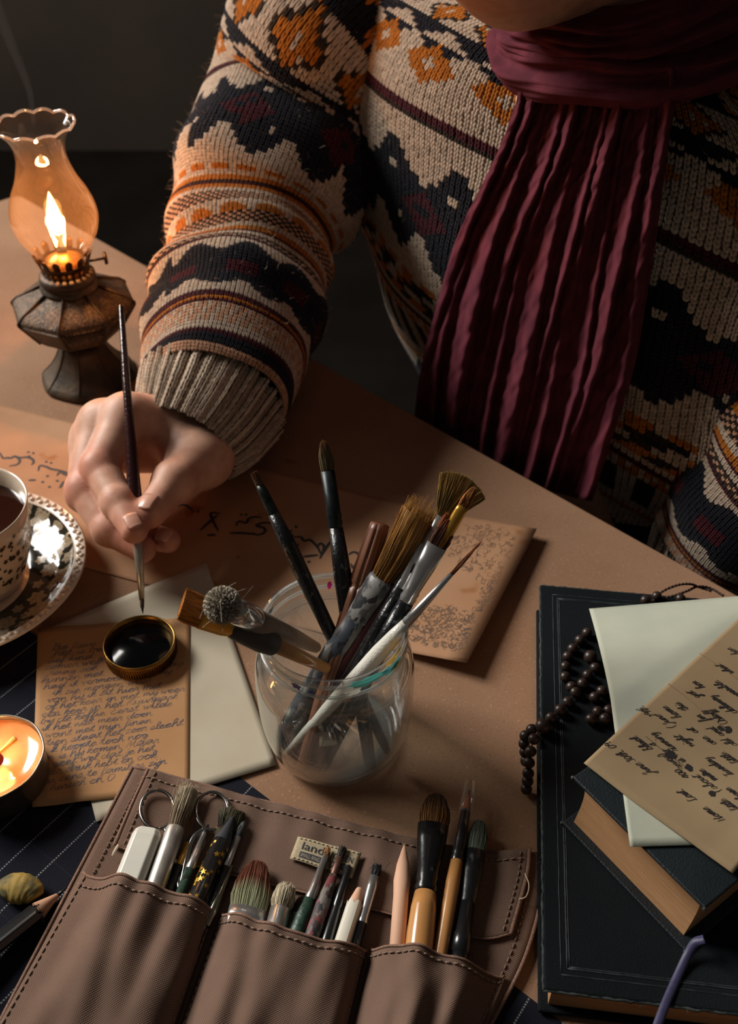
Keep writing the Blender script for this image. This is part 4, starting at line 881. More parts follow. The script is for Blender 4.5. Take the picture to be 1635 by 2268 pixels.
wS = 1/np.linalg.norm(lt[1]-lt[0]); hS = 1/np.linalg.norm(lt[3]-lt[0]); mb = MB()
WORDS = [("Home", 1195, 1740), ("Lost.", 970, 1580), ("June", 625, 1368), ("30th.", 470, 1262), ("09.", 318, 1150), ("little", 1310, 1650), ("(about", 1170, 1505), ("400", 912, 1390), ("round)", 862, 1320), ("black", 612, 1165), ("base", 1350, 1560), ("mare", 1140, 1415), ("is not", 885, 1270), ("running", 815, 1175), ("4 F", 650, 1130), ("Tuesday", 1270, 1375), ("night", 950, 1140), ("(June", 800, 985), ("29th.", 640, 895), ("little", 1310, 1270), ("one", 1130, 1125), ("at", 980, 1030), ("home", 842, 905), ("old", 1300, 1135), ("and", 1195, 1055), ("for", 1060, 935), ("this", 905, 845), ("Oatoff", 1225, 955), ("get", 1000, 745), ("her", 1032, 665), ("delivery", 1300, 870), ("possible.", 1330, 740), ("what", 1275, 550), ("her", 1320, 390)]
for wd_, x_, y_ in WORDS:
    s, t = inv(SL, np.array([1280+x_/3.659, 1340+y_/3.659]))
    write(mb, SL, wd_, s, t, wS, hS, .0023, .00045, slant=.5, aspect=1.05)
for x_, y_, r in ((745, 1215, .0024), (775, 1225, .0017), (900, 1320, .0022), (1090, 1530, .0018), (1160, 1000, .0020), (1215, 1012, .0024), (1020, 1375, .0009)):
    dot_on(mb, SL, inv(SL, np.array([1280+x_/3.659, 1340+y_/3.659])), r, n=14)
ribbon_on(mb, SL, [inv(SL, np.array([1280+a/3.659, 1340+b/3.659])) for a, b in ((860, 1300), (700, 1190), (550, 1065))], .0003)
mb.build('handwriting', ink_black, ol, smooth=False, world=True, label='black ink handwriting with blots')
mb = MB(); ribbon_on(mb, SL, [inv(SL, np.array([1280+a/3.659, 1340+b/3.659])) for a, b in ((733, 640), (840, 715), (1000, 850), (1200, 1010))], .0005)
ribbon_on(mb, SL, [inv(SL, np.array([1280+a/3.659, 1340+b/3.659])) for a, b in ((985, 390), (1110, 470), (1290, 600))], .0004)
mb.build('fold_crease', mat('crease_line_brown', (134, 108, 78), .9), ol, smooth=False, world=True)  # creases put in as flat brown lines; the sheet itself has no fold
# ================================================================== PRAYER BEADS
beadm = mat('dark_brown_wooden_bead', (62, 44, 36), .38, c2=(36, 27, 24), scale=160, spec=.5)
BRD = .00355
pb_ = thing('prayer_beads', 'string of dark brown wooden prayer beads draped over the left edge of the large book', 'beads', U(1290, 1560, ZB+.0004))
bead_px = [(530, 435), (478, 487), (425, 550), (388, 605), (374, 680), (372, 757), (415, 828)], [(590, 690), (535, 742), (498, 805), (446, 870), (390, 940), (334, 1000), (266, 1056)], [(585, 905), (640, 860), (610, 1012), (662, 1062), (560, 1066), (690, 1000)], [(958, 196), (1040, 164), (1214, 182)]
def sub(mb, nm, m, lab=None): return mb.build(nm, m, pb_, world=True, label=lab)
sph = None
def bead(c, r):
    global sph
    if sph is None:
        m_ = MB(); m_.sphere((0, 0, 0), 1, 18, 12, (1, 1, .92)); sph = m_.build('bead', beadm, pb_); o = sph
    else:
        o = sph.copy(); COL.objects.link(o)
    o.parent = pb_; o.location = np.asarray(c)-np.array(pb_.location); o.scale = (r, r, r); o.rotation_euler = (random.uniform(-.6, .6), random.uniform(-.6, .6), random.uniform(0, 6)); return o
for grp in bead_px:
    for x_, y_ in grp: bead(U(1140+x_/3.303, 1270+y_/3.303, ZB+BRD), BRD*random.uniform(.96, 1.05))
bead(U(1140+208/3.303, 1270+1118/3.303, ZB+.0046), .0048); bead(U(1140+556/3.303, 1270+612/3.303, ZB+.0046), .0046)
hang = [(125, 1142, .0305), (78, 1190, .026), (70, 1245, .0215), (76, 1308, .017), (84, 1372, .013), (142, 1212, .031), (118, 1302, .0255), (106, 1384, .0205), (100, 1462, .015), (95, 1518, .0095), (86, 1577, .0045)]
hp = []
for x_, y_, z in hang: c = U(1140+x_/3.303, 1270+y_/3.303, z); hp.append(c); bead(c, BRD*1.02)
cordm = mat('brown_twisted_cord', (74, 46, 34), .8, c2=(48, 30, 24), scale=500)
mb = MB()
def cord(P, r=.0006):
    P = crom(P, 10); n = len(P); t = np.gradient(P, axis=0); t /= np.linalg.norm(t, axis=1)[:, None]; b = np.cross(t, [0, 0, 1.]); b /= np.linalg.norm(b, axis=1)[:, None]; nn = np.cross(b, t); s = np.cumsum(np.r_[0, np.linalg.norm(np.diff(P, axis=0), axis=1)])
    for ph in (0, math.pi): a = s/.0026*2*math.pi*.5+ph; mb.tube(P+(np.cos(a)[:, None]*b+np.sin(a)[:, None]*nn)*r*.7, r, 6)
V = lambda x, y, z=ZB+.002: U(1140+x/3.303, 1270+y/3.303, z)
cord([V(1010, 215), V(1030, 175), V(1100, 122, ZB+.006), V(1200, 84, ZB+.008), V(1290, 78, ZB+.007), V(1350, 100), V(1440, 130)]); cord([V(1055, 190), V(1160, 165, ZB+.004), V(1260, 130, ZB+.005), V(1340, 96, ZB+.004), V(1430, 108), V(1530, 165)])
mb.build('tassel_cord', cordm, pb_, world=True)
mb = MB(); mb.tube(crom([V(*p) for p in bead_px[0]]+[V(446, 872, ZB+.0036)], 4), .0005, 5); mb.tube(crom([V(*p) for p in bead_px[1]]+[V(208, 1118, ZB+.0036)]+[hp[0]], 4), .0005, 5); mb.tube(crom(hp[0:5]+[hp[10]], 4), .0005, 5); mb.tube(crom([V(208, 1118, ZB+.0036), *hp[5:11]], 4), .0005, 5); mb.build('string', cordm, pb_, world=True)
# ================================================================== TOOL ROLL
can = weave('brown_canvas', (176, 143, 126), (112, 88, 75), 5000); hemm = mat('canvas_hem', (142, 108, 90), .9, c2=(112, 84, 70), scale=900); thr = mat('grey_brown_thread', (132, 110, 94), .9)
roll = thing('tool_roll', 'brown canvas brush roll lying open, its three pockets full of brushes and pencils', 'tool roll', U(560, 2050, .0020))
ru = nrm(U(920, 1862)-U(295, 1700)); rv = np.array([ru[1], -ru[0], 0]); rv = rv if rv[1] < 0 else -rv; r0_ = U(295, 1700)
def ruv(co): 
    q = co-r0_; return np.stack([q@ru, q@rv], 1)
def coons(T, Bm, Lf, Rt, n, m, zf, lift=0):
    """grid from four photo-pixel boundary curves (each a list of px points) laid on plane z then lifted"""
    def cv(P, k):
        P = np.asarray(P, float); d = np.r_[0, np.cumsum(np.linalg.norm(np.diff(P, axis=0), axis=1))]; d /= d[-1]; return interp(d, P, np.linspace(0, 1, k))
    T, Bm, Lf, Rt = [np.array([U(a, b, .0025) for a, b in cv(crom(P, 6) if len(P) > 2 else P, k)]) for P, k in ((T, n), (Bm, n), (Lf, m), (Rt, m))]
    if lift: T = np.array([U(*proj(p), .0025+lift*math.sin(math.pi*min(1, max(0, k/(n-1))))**.5) for k, p in enumerate(T)]); T[:, 2] = .0025
    s = np.linspace(0, 1, n)[:, None, None]; t = np.linspace(0, 1, m)[None, :, None]
    G = T[:, None]*(1-t)+Bm[:, None]*t+Lf[None]*(1-s)+Rt[None]*s-(T[0]*(1-s)*(1-t)+T[-1]*s*(1-t)+Bm[0]*(1-s)*t+Bm[-1]*s*t)
    for i in range(n):
        for j in range(m): G[i, j, 2] = zf(G[i, j], i/(n-1), j/(m-1))
    return G
def fabric(name, G, solid=.0014, m=can, label=None):
    Mi = np.array(roll.location); o = MB().grid(G, flip=True).build(name, m, roll, world=True, label=label); setuv(o, lambda co: ruv(co+Mi))
    md = o.modifiers.new('solid', 'SOLIDIFY'); md.thickness = solid; md.offset = -1; return o
stm = MB()
def stitch(P, step=.0042, ln=.0028, lift=.0007):
    P = np.asarray(P); d = np.r_[0, np.cumsum(np.linalg.norm(np.diff(P, axis=0), axis=1))]; k = step*.3
    while k+ln < d[-1]:
        a, m_, b = [interp(d, P, x) for x in (k, k+ln/2, k+ln)]; stm.tube([a+[0, 0, lift*.3], m_+[0, 0, lift], b+[0, 0, lift*.3]], .00042, 5); k += step
def hem(P, r=.0010): return np.asarray(P)
Gb = coons([(295, 1700), (600, 1780), (920, 1862), (1060, 1886), (1200, 1889)], [(-90, 2440), (400, 2470), (980, 2480)], [(295, 1700), (-90, 2440)], [(1200, 1889), (1200, 1985), (1160, 2130), (1085, 2275), (980, 2480)], 60, 50, lambda p, s, t: .0036+.0004*math.sin(s*40+t*3)+.0006*math.sin(s*17)*max(0, 1-t*3))
fabric('back_panel', Gb)
Gf = coons([(330, 1712), (600, 1783), (920, 1865), (1060, 1890), (1172, 1888)], [(254, 1882), (510, 1944), (825, 2021), (1050, 2083), (1130, 2076)], [(330, 1712), (254, 1882)], [(1172, 1888), (1165, 1950), (1130, 2076)], 90, 20, lambda p, s, t: .0062+.0012*math.sin(s*31+1)*math.sin(math.pi*min(1, t+.1))+.0007*math.sin(s*74)*(1-t))
fabric('inner_flap', Gf)
for G_, rows in ((Gb, [(0, 'l'), (0, 't')]), (Gf, [])):
    pass
hm = MB()
def rope(P, r=.0011): hm.tube(P, r, 7, flat=.8)
rope(Gb[:, 0]); rope(Gb[0]); rope(Gb[-1]); rope(Gf[0]); rope(Gf[-1]); rope(Gf[:, -1], .0006)
off = lambda G, a, k: G[a]
stitch(Gb[2]+[0, 0, .0002]); stitch(Gb[-3]); stitch(Gf[:, 2]); stitch(Gf[2]); stitch(Gf[-3])
TOOLS = []
def rt(entry, tip, r, z0=.0070, ins=.052, tz=None):
    E_ = U(*entry, z0+r); T_ = U(*tip, (z0+r) if tz is None else tz); d = nrm(E_-T_); A_ = E_+d*ins; A_[2] = max(A_[2], .0052+r); TOOLS.append((T_[:2], A_[:2], E_[:2], r)); return A_, T_, E_
RG = 'tools in the canvas roll'
def prt(name, label, entry, tip, r, hair, ferr, fmat, hand, hmat, z0=.0070, ins=.052, cat='paintbrush', **k):
    """fractions given from the TIP in metres (visible part known); converted here"""
    A_, T_, E_ = rt(entry, tip, r, z0, ins); L = float(np.linalg.norm(T_-A_)); vis = float(np.linalg.norm(T_-E_)); F = lambda x: 1-x*vis/L
    hair = (F(hair[0]),)+tuple(hair[1:]) if hair else None
    return brush(name, label, A_, T_, hair, [(F(a), b, c) for a, b, c in ferr] if ferr else None, fmat, [(0, hand[0][1] if np.isscalar(hand[0][1]) else hand[0][1])]+[(F(a), b) for a, b in hand] if hand else (), hmat, RG, cat, **k)
# --- left pocket
# scissors
A_, T_, E_ = rt((392, 1975), (412, 1790), .0035, .0065, .06)
sci = thing('scissors', 'steel scissors, two finger rings showing above the left pocket', 'scissors', E_)
stl = mat('polished_steel', (150, 148, 146), .2, metal=1)
for cx_, cy_, rx_, ry_ in ((349, 1793, 38, 43), (470, 1796, 36, 42)):
    P = [U(cx_+rx_*math.cos(a), cy_+ry_*math.sin(a), .0100) for a in np.linspace(0, 2*math.pi, 40, endpoint=False)]
    MB().tube(P, .0011, 10, flat=.8, closed=True).build('finger_ring', stl, sci, world=True)
for P in ([(366, 1832), (372, 1850), (378, 1880), (392, 1930), (400, 1990)], [(455, 1835), (432, 1850), (418, 1880), (405, 1940), (395, 1990)]):
    Q = crom([U(x, y, .0095) for x, y in P], 6); MB().tube(Q, .0016, 10, flat=.6).build('blade', stl, sci, world=True)
# white plastic knife handle
A_, T_, E_ = rt((288, 1952), (331, 1840), .0065, .0066, .05); d_ = T_-A_; o = thing('craft_knife', 'white plastic craft knife handle with slanted grip ridges, leftmost in the roll', 'knife', M=frame(A_, d_, np.cross(d_, [0, 0, 1])), group=RG)
wp_ = mat('white_plastic', (224, 220, 206), .3, c2=(214, 212, 202), scale=60, coat=.2); L_ = float(np.linalg.norm(d_)); W_ = .0083
def oct_(w_, h_, c): return [(w_-c, -h_), (w_, -h_+c), (w_, h_-c), (w_-c, h_), (-w_+c, h_), (-w_, h_-c), (-w_, -h_+c), (-w_+c, -h_)]
mb = MB(); G = [[(x, y, z) for x, y in oct_(W_*k, .0058*k, .0028*k)] for z, k in ((0, 1), (L_*.94, 1), (L_*.985, .9), (L_, .72))]
mb.grid(np.array(G), closev=True); mb.add(G[-1], [tuple(range(8))]); mb.build('handle', wp_, o, smooth=False, bevel=.0006)
mb = MB()
for k in range(3): mb.box((-.0022+.0022*k, .0058, L_*.86-.0004*k), .0008, .0007, .0052, [[.95, 0, .3], [0, 1, 0], [-.3, 0, .95]])
mb.build('grip_ridge', mat('grey_plastic', (176, 176, 172), .4), o, smooth=False)
prt('bristle_brush', 'coarse hog bristle brush with a wide tin ferrule in the left pocket', (345, 1965), (424, 1733), .0056, (.46, .0046, .0040, 'splay', 320, (150, 130, 104), (206, 192, 164), .5, dict(hr=.00026, stray=20)), [(1.15, .0056, .0050), (.62, .0056, .0050), (.47, .0054, .0048), (.455, .0050, .0044)], mat('tin_ferrule', (206, 200, 190), .35, metal=.7, c2=(168, 162, 154), scale=70, bump=.15), [(1.2, .0050)], h_wood)
prt('paintbrush', 'thin black brush with a brass ferrule beside the tin bristle brush', (377, 1968), (424, 1845), .0026, (.2, .0014, .0012, 'round', 40, (90, 70, 40), (60, 44, 30), .6), [(.6, .0024, .0024), (.18, .0016, .0014)], gold, [(.6, .0026)], h_black)
prt('paintbrush', 'slim brush with silver ferrule and green handle in the left pocket', (398, 1982), (463, 1822), .0028, (.17, .0014, .0012, 'round', 40, (60, 56, 50), (36, 34, 34), .5), [(.66, .0026, .0026), (.62, .0029, .0029), (.58, .0026, .0026), (.15, .0015, .0013)], steel, [(.66, .0027)], h_green)
# black pencil with gold stars
A_, T_, E_ = rt((437, 1992), (517, 1808), .0050, .0066, .06); d_ = T_-A_; L_ = float(np.linalg.norm(d_)); o = thing('star_pencil', 'thick black pencil with gold star print in the left pocket', 'pencil', M=frame(A_, d_, np.cross(d_, CC-T_)), group=RG)
MB().lathe([(.0054, 0), (.0054, L_-.017)], 24).build('barrel', blk, o); MB().lathe([(.0054, L_-.017), (.0010, L_-.001), (.0003, L_)], 24, cap0=False).build('point', mat('black_pigment', (40, 44, 52), .55), o)
mb = MB()
for k in range(90):
    a = random.uniform(0, 6.283); z = L_-.019-k*.0007; r0 = random.uniform(.0012, .0022); rr_ = .0056; V = [(rr_*math.cos(a), rr_*math.sin(a), z)]
    for q in range(10):
        r1 = r0*(1 if q % 2 else .42); V.append((rr_*math.cos(a+r1*math.cos(q*math.pi/5)/rr_), rr_*math.sin(a+r1*math.cos(q*math.pi/5)/rr_), z+r1*math.sin(q*math.pi/5)))
    mb.add(V, [(0, 1+q, 1+(q+1) % 10) for q in range(10)])
mb.build('star_print', mat('gold_foil', (196, 150, 50), .35, metal=.6), o, smooth=False)
prt('paintbrush', 'flat brush with frayed dark olive bristles behind the gold-starred pencil', (455, 1985), (520, 1787), .0040, (.26, .0058, .0022, 'splay', 200, (64, 62, 44), (92, 86, 58), .5, dict(hr=.00024, stray=8)), [(.8, .0036, .0036), (.5, .0054, .0030), (.25, .0060, .0024)], mat('dirty_ferrule', (110, 108, 90), .35, metal=.8, c2=(40, 42, 42), scale=160, lo=.45, hi=.55), [(.8, .0042)], h_black, z0=.0055)
prt('paintbrush', 'thin black brush with grey bristles at the right of the left pocket', (471, 1998), (540, 1820), .0024, (.22, .0020, .0013, 'filbert', 60, (90, 96, 100), (120, 126, 130), .5), [(.58, .0022, .0022), (.2, .0021, .0015)], steel, [(.58, .0024)], h_black)
# tapered metal ferrule tube
A_, T_, E_ = rt((476, 2006), (513, 1918), .0024, .0066, .012); d_ = T_-A_; L_ = float(np.linalg.norm(d_)); o = thing('metal_tube', 'short tapered metal tube at the right end of the left pocket', 'tube', M=frame(A_, d_, np.cross(d_, [0, 0, 1])), group=RG)
MB().lathe([(.0026, 0), (.0027, L_*.3), (.0014, L_), (.0012, L_), (.0011, L_-.002)], 20).build('body', mat('olive_steel', (150, 148, 130), .25, metal=1), o)
# --- middle pocket
prt('wide_brush', 'broad flat brush with brown-tipped pale green bristles in the middle pocket', (543, 2040), (573, 1908), .0052, (.82, .0098, .0034, 'filbert', 520, (180, 186, 148), (134, 72, 48), .50, dict(hr=.00028)), [(1.3, .0098, .0044), (.95, .0102, .0042), (.80, .0102, .0040)], steel, [(1.5, .0060)], h_wood)
prt('stencil_brush', 'domed brush with cream bristles and a chrome ferrule in the middle pocket', (611, 2057), (638, 1955), .0056, (.60, .0052, .0050, 'dome', 380, (214, 202, 174), (226, 214, 188), .5, dict(hr=.00026)), [(1.4, .0056, .0054), (.60, .0058, .0056), (.585, .0054, .0052)], steel, [(1.5, .0050)], h_wood)
prt('paintbrush', 'short brown-bristled brush tucked behind the cream domed brush', (647, 2064), (672, 1985), .0034, (.55, .0034, .0024, 'filbert', 120, (84, 54, 40), (70, 44, 34), .5), [(1.4, .0034, .0030), (.52, .0036, .0028)], steel, [(1.5, .0036)], h_black, z0=.0055)
prt('paintbrush', 'slender brush with a worn green handle and tiny orange tip in the middle pocket', (658, 2068), (729, 1876), .0044, (.12, .0017, .0014, 'filbert', 50, (170, 120, 70), (190, 130, 70), .5), [(.62, .0028, .0028), (.60, .0031, .0031), (.55, .0026, .0026), (.10, .0017, .0014)], steel, [(1.0, .0048), (.8, .0043), (.62, .0030)], h_green)
prt('paintbrush', 'thin brush with a tarnished brass ferrule behind the green-handled one', (686, 2070), (741, 1880), .0026, (.2, .0022, .0014, 'flat', 60, (110, 104, 92), (96, 90, 80), .5), [(.62, .0024, .0024), (.18, .0022, .0015)], mat('tarnished_brass', (150, 130, 96), .3, metal=.9, c2=(90, 78, 60), scale=120), [(.62, .0027)], h_black, z0=.0055)
prt('paintbrush', 'old brush with a paint-stained reddish grey handle in the middle pocket', (690, 2076), (762, 1872), .0040, (.16, .0016, .0014, 'splay', 60, (60, 52, 44), (50, 44, 38), .5), [(.34, .0019, .0019), (.28, .0021, .0021), (.14, .0018, .0016)], mat('rusty_ferrule', (130, 96, 84), .5, metal=.6, c2=(90, 60, 54), scale=200), [(1.0, .0046), (.66, .0042), (.34, .0022)], paint_mat('stained_old_handle', (72, 56, 54), [(112, 106, 100), (120, 56, 60), (40, 40, 44)], .6, 190, .5))
prt('paint_stick', 'slim black tapering brush handle standing end up in the middle pocket', (724, 2082), (774, 1916), .0030, None, None, None, [(1.0, .0034), (.62, .0030), (.60, .0026), (.56, .0030), (.04, .0019), (.0, .0008)], blk, cat='handle')
A_, T_, E_ = rt((757, 2094), (797, 1968), .0040, .0072, .06); d_ = T_-A_; L_ = float(np.linalg.norm(d_)); o = thing('white_pencil', 'white six-sided pencil with a blunt wooden end in the middle pocket', 'pencil', M=frame(A_, d_, np.cross(d_, [0, 0, 1])), group=RG)
wl_ = L_-.0095; hx = MB(); G = []
for z in (0, wl_):
    G.append([(.0043*(1+.05*math.cos(6*2*math.pi*k/24))*math.cos(2*math.pi*k/24), .0043*(1+.05*math.cos(6*2*math.pi*k/24))*math.sin(2*math.pi*k/24), z+(abs(math.cos(3*2*math.pi*k/24))*.0024-.001 if z else 0)) for k in range(24)])
hx.grid(np.array(G), closev=True).build('barrel', mat('white_lacquer', (228, 222, 206), .3, coat=.3), o, autosmooth=20); MB().lathe([(.0042, wl_-.001), (.0020, L_-.001), (.0016, L_), (.0004, L_)], 24, cap0=False).build('sharpened_wood', h_raw, o)
prt('paintbrush', 'small brush with splayed dark bristles, bright ferrule and black handle, last in the middle pocket', (787, 2098), (838, 1912), .0030, (.18, .0020, .0014, 'splay', 90, (56, 58, 58), (40, 42, 44), .5, dict(stray=6)), [(.73, .0027, .0027), (.71, .0030, .0030), (.67, .0027, .0027), (.30, .0030, .0024), (.16, .0024, .0016)], steel, [(.73, .0029)], h_black)
# --- right pocket
A_, T_, E_ = rt((880, 2102), (896, 1872), .0041, .0072, .05); d_ = T_-A_; L_ = float(np.linalg.norm(d_)); o = thing('blending_stump', 'pale raw wooden modelling stylus with a pointed end in the right pocket', 'stylus', M=frame(A_, d_, np.cross(d_, [0, 0, 1])), group=RG)
mb = MB(); loftz(mb, [(0, .0042, .0042), (L_-.030, .0042, .0042), (L_-.022, .0047, .0036), (L_-.012, .0036, .0028), (L_-.003, .0014, .0013), (L_, .0005, .0005)], 24); mb.build('shaft', h_raw, o)
mb = MB(); V = [(.0032*math.cos(k)*.4-.0030, .0036, L_-.027+.0045*math.sin(k)) for k in np.linspace(0, 6.28, 10, endpoint=False)]
prt('wide_brush', 'big rounded brush with dark brown bristles, black ferrule and wooden handle in the right pocket', (927, 2110), (968, 1760), .0072, (.225, .0084, .0042, 'filbert', 520, (140, 90, 32), (64, 40, 26), .62, dict(hr=.00028)), [(.65, .0060, .0060), (.63, .0066, .0066), (.60, .0058, .0058), (.57, .0064, .0064), (.53, .0060, .0056), (.32, .0084, .0048), (.215, .0090, .0046)], paint_mat('chipped_black_ferrule', (20, 20, 22), [(150, 148, 136), (60, 60, 60)], .25, 70, .66), [(1.2, .0072), (.9, .0074), (.75, .0070), (.655, .0060)], h_wood)
o, L_ = prt('capped_brush', 'round orange-bristled brush in a clear plastic cap, wooden handle, in the right pocket', (974, 2118), (1041, 1745), .0038, (.155, .0024, .0024, 'round', 130, (206, 112, 50), (60, 36, 26), .78), [(.47, .0036, .0036), (.455, .0040, .0040), (.44, .0035, .0035), (.43, .0038, .0038), (.41, .0034, .0034), (.345, .0035, .0035), (.15, .0028, .0028)], blackf, [(1.0, .0038), (.6, .0042), (.47, .0036)], h_wood, z0=.0085)
capm = thin_glass('clear_plastic_cap', (.97, .97, .97), .10, (.8, .78, .76), .05, 1.45, 1.2); A2, T2, E2, _ = TOOLS[-1]; vis = float(np.linalg.norm(np.array(E2)-np.array(T2)))
MB().lathe([(.0041, L_-.345*vis), (.0040, L_+.003), (.0036, L_+.0033)], 28, cap0=False, cap1=False).build('cap', capm, o)
prt('paintbrush', 'dark brush with soft grey-green bristles, rearmost in the right pocket', (1016, 2126), (1064, 1818), .0046, (.24, .0056, .0030, 'filbert', 300, (112, 122, 108), (84, 88, 78), .6), [(.62, .0042, .0042), (.40, .0056, .0040), (.235, .0060, .0034)], paint_mat('murky_black_ferrule', (24, 25, 28), [(70, 74, 74)], .3, 90, .6), [(1.05, .0044), (.96, .0044), (.955, .0052), (.84, .0052), (.83, .0046), (.62, .0042)], blk, z0=.0062)
# --- pockets drape over the tools
def ztool(p, v=0):
    best = .0052
    for T2, A2, E2, r in TOOLS:
        a = np.array(A2); e = np.array(E2); ab = e-a; k = np.clip(((p[:2]-a)@ab)/(ab@ab), -.6, 1.0); 
        fall = 1.0 if k > 0 else max(0, 1+k/.6)
        d = np.linalg.norm(p[:2]-(a+ab*max(k, 0))) if k > 0 else np.linalg.norm((p[:2]-a)-ab*k)
        best = max(best, .0052+(2*r+.0036)*fall*math.exp(-(d/.0125)**2))
    return best
def pocket(name, T, Bm, Lf, Rt, seamL, seamR, label):
    def zf(p, s, t):
        z = ztool(p); e = 1.0
        if seamL: e = min(e, s/.07)
        if seamR: e = min(e, (1-s)/.07)
        e = max(0, e)**.5
        return .0056+(z-.0052+.006*math.sin(math.pi*s)**.7)*e+.0010*math.sin(s*26+t*4)*e*min(1, t*4+.2)
    G = coons(T, Bm, Lf, Rt, 64, 44, zf, .0155)
    K = G.copy()
    for _ in range(9):
        K[1:-1, :, 2] = (K[:-2, :, 2]+2*K[1:-1, :, 2]+K[2:, :, 2])/4; K[:, 1:-1, 2] = (K[:, :-2, 2]+2*K[:, 1:-1, 2]+K[:, 2:, 2])/4
    G[:, :, 2] = np.maximum(K[:, :, 2], G[:, :, 2]*.0+K[:, :, 2]); fabric(name, G, label=label); rope(G[:, 0], .0009); stitch(G[:, 2]+[0, 0, .0003]); return G
G1 = pocket('pocket', [(186, 1938), (300, 1962), (400, 1992), (478, 2028)], [(-90, 2438), (180, 2440), (330, 2450)], [(186, 1938), (-90, 2438)], [(478, 2028), (330, 2450)], True, True, 'left pocket panel')
G2 = pocket('pocket', [(490, 2030), (600, 2060), (720, 2092), (812, 2112)], [(340, 2450), (560, 2450), (730, 2450)], [(490, 2030), (340, 2450)], [(812, 2112), (730, 2450)], True, True, 'middle pocket panel')
G3 = pocket('pocket', [(822, 2108), (900, 2110), (1010, 2132), (1116, 2168)], [(740, 2450), (860, 2450), (975, 2440)], [(822, 2108), (740, 2450)], [(1116, 2168), (1060, 2290), (975, 2440)], True, True, 'right pocket panel')
stitch(G1[1]); stitch(G1[-2]); stitch(G2[-2]); stitch(G3[-2]); stitch(G2[1])
hm.build('hem', hemm, roll, world=True); so = stm.build('stitching', thr, roll, world=True); so['kind'] = 'stuff'
mb = MB(); mb.tube(crom([U(1163, 1935, .0085), U(1172, 1960, .012), U(1166, 1985, .010), U(1150, 1992, .0075)], 5), .00035, 5); mb.tube(crom([U(262, 1872, .0078), U(254, 1886, .0085), U(250, 1896, .0072)], 4), .0009, 5); mb.build('loose_thread', mat('white_thread', (206, 190, 168), .8), roll, world=True)
# woven name tag
tagm = mat('woven_label', (176, 160, 130), .8, c2=(160, 144, 116), scale=700)
tc4 = [U(660, 1853, .0088), U(801, 1890, .0088), U(780, 1946, .0088), U(642, 1902, .0088)]
def S_tag(s, t): return bil(tc4, s, t)+np.array([0, 0, .0006*math.sin(math.pi*s)+.0004*math.sin(s*9)])
g = np.array([[S_tag(i/16, j/6) for j in range(7)] for i in range(17)]); MB().grid(g, flip=True).build('label_tag', tagm, roll, world=True, solid=.0004, label='small beige sewn label')
def flat_text(txt, S, s0, t0, hgt, wid, m, parent, name='lettering'):
    cu = bpy.data.curves.new('t', 'FONT'); cu.body = txt; cu.size = 1; ob = bpy.data.objects.new('t', cu); COL.objects.link(ob); dg = bpy.context.evaluated_depsgraph_get(); me = ob.evaluated_get(dg).to_mesh()
    V = np.array([v.co[:] for v in me.vertices]); F = [tuple(p.vertices) for p in me.polygons]; ob.evaluated_get(dg).to_mesh_clear(); bpy.data.objects.remove(ob)
    x0, x1 = V[:, 0].min(), V[:, 0].max(); h_ = .72
    W = [S(s0+wid*(v[0]-x0)/(x1-x0), t0-hgt*v[1]/h_)+np.array([0, 0, .0005]) for v in V]
    return MB().add(W, F).build(name, m, parent, smooth=False, world=True)
navy = mat('navy_print', (44, 46, 58), .7)
flat_text('land', S_tag, .12, .50, .34, .34, navy, roll); flat_text('GREEN', S_tag, .62, .50, .24, .30, navy, roll)
for s0, s1 in ((.12, .46), (.62, .92)):
    mb = MB(); mb.grid([[S_tag(s, t)+np.array([0, 0, .00045]) for t in (.60, .84)] for s in np.linspace(s0, s1, 6)], flip=True); mb.build('print_bar', navy, roll, smooth=False, world=True)
flat_text('SMALL RING', S_tag, .14, .80, .15, .30, tagm, roll); flat_text('HAVE FUN', S_tag, .64, .80, .15, .26, tagm, roll)
mb = MB()
for k in np.linspace(.04, .93, 14): mb.tube([S_tag(k, .07)+[0, 0, .0006], S_tag(k+.035, .07)+[0, 0, .0006]], .0003, 4); mb.tube([S_tag(k, .93)+[0, 0, .0006], S_tag(k+.035, .93)+[0, 0, .0006]], .0003, 4)
mb.build('label_stitching', mat('cream_thread', (206, 194, 170), .8), roll, world=True)
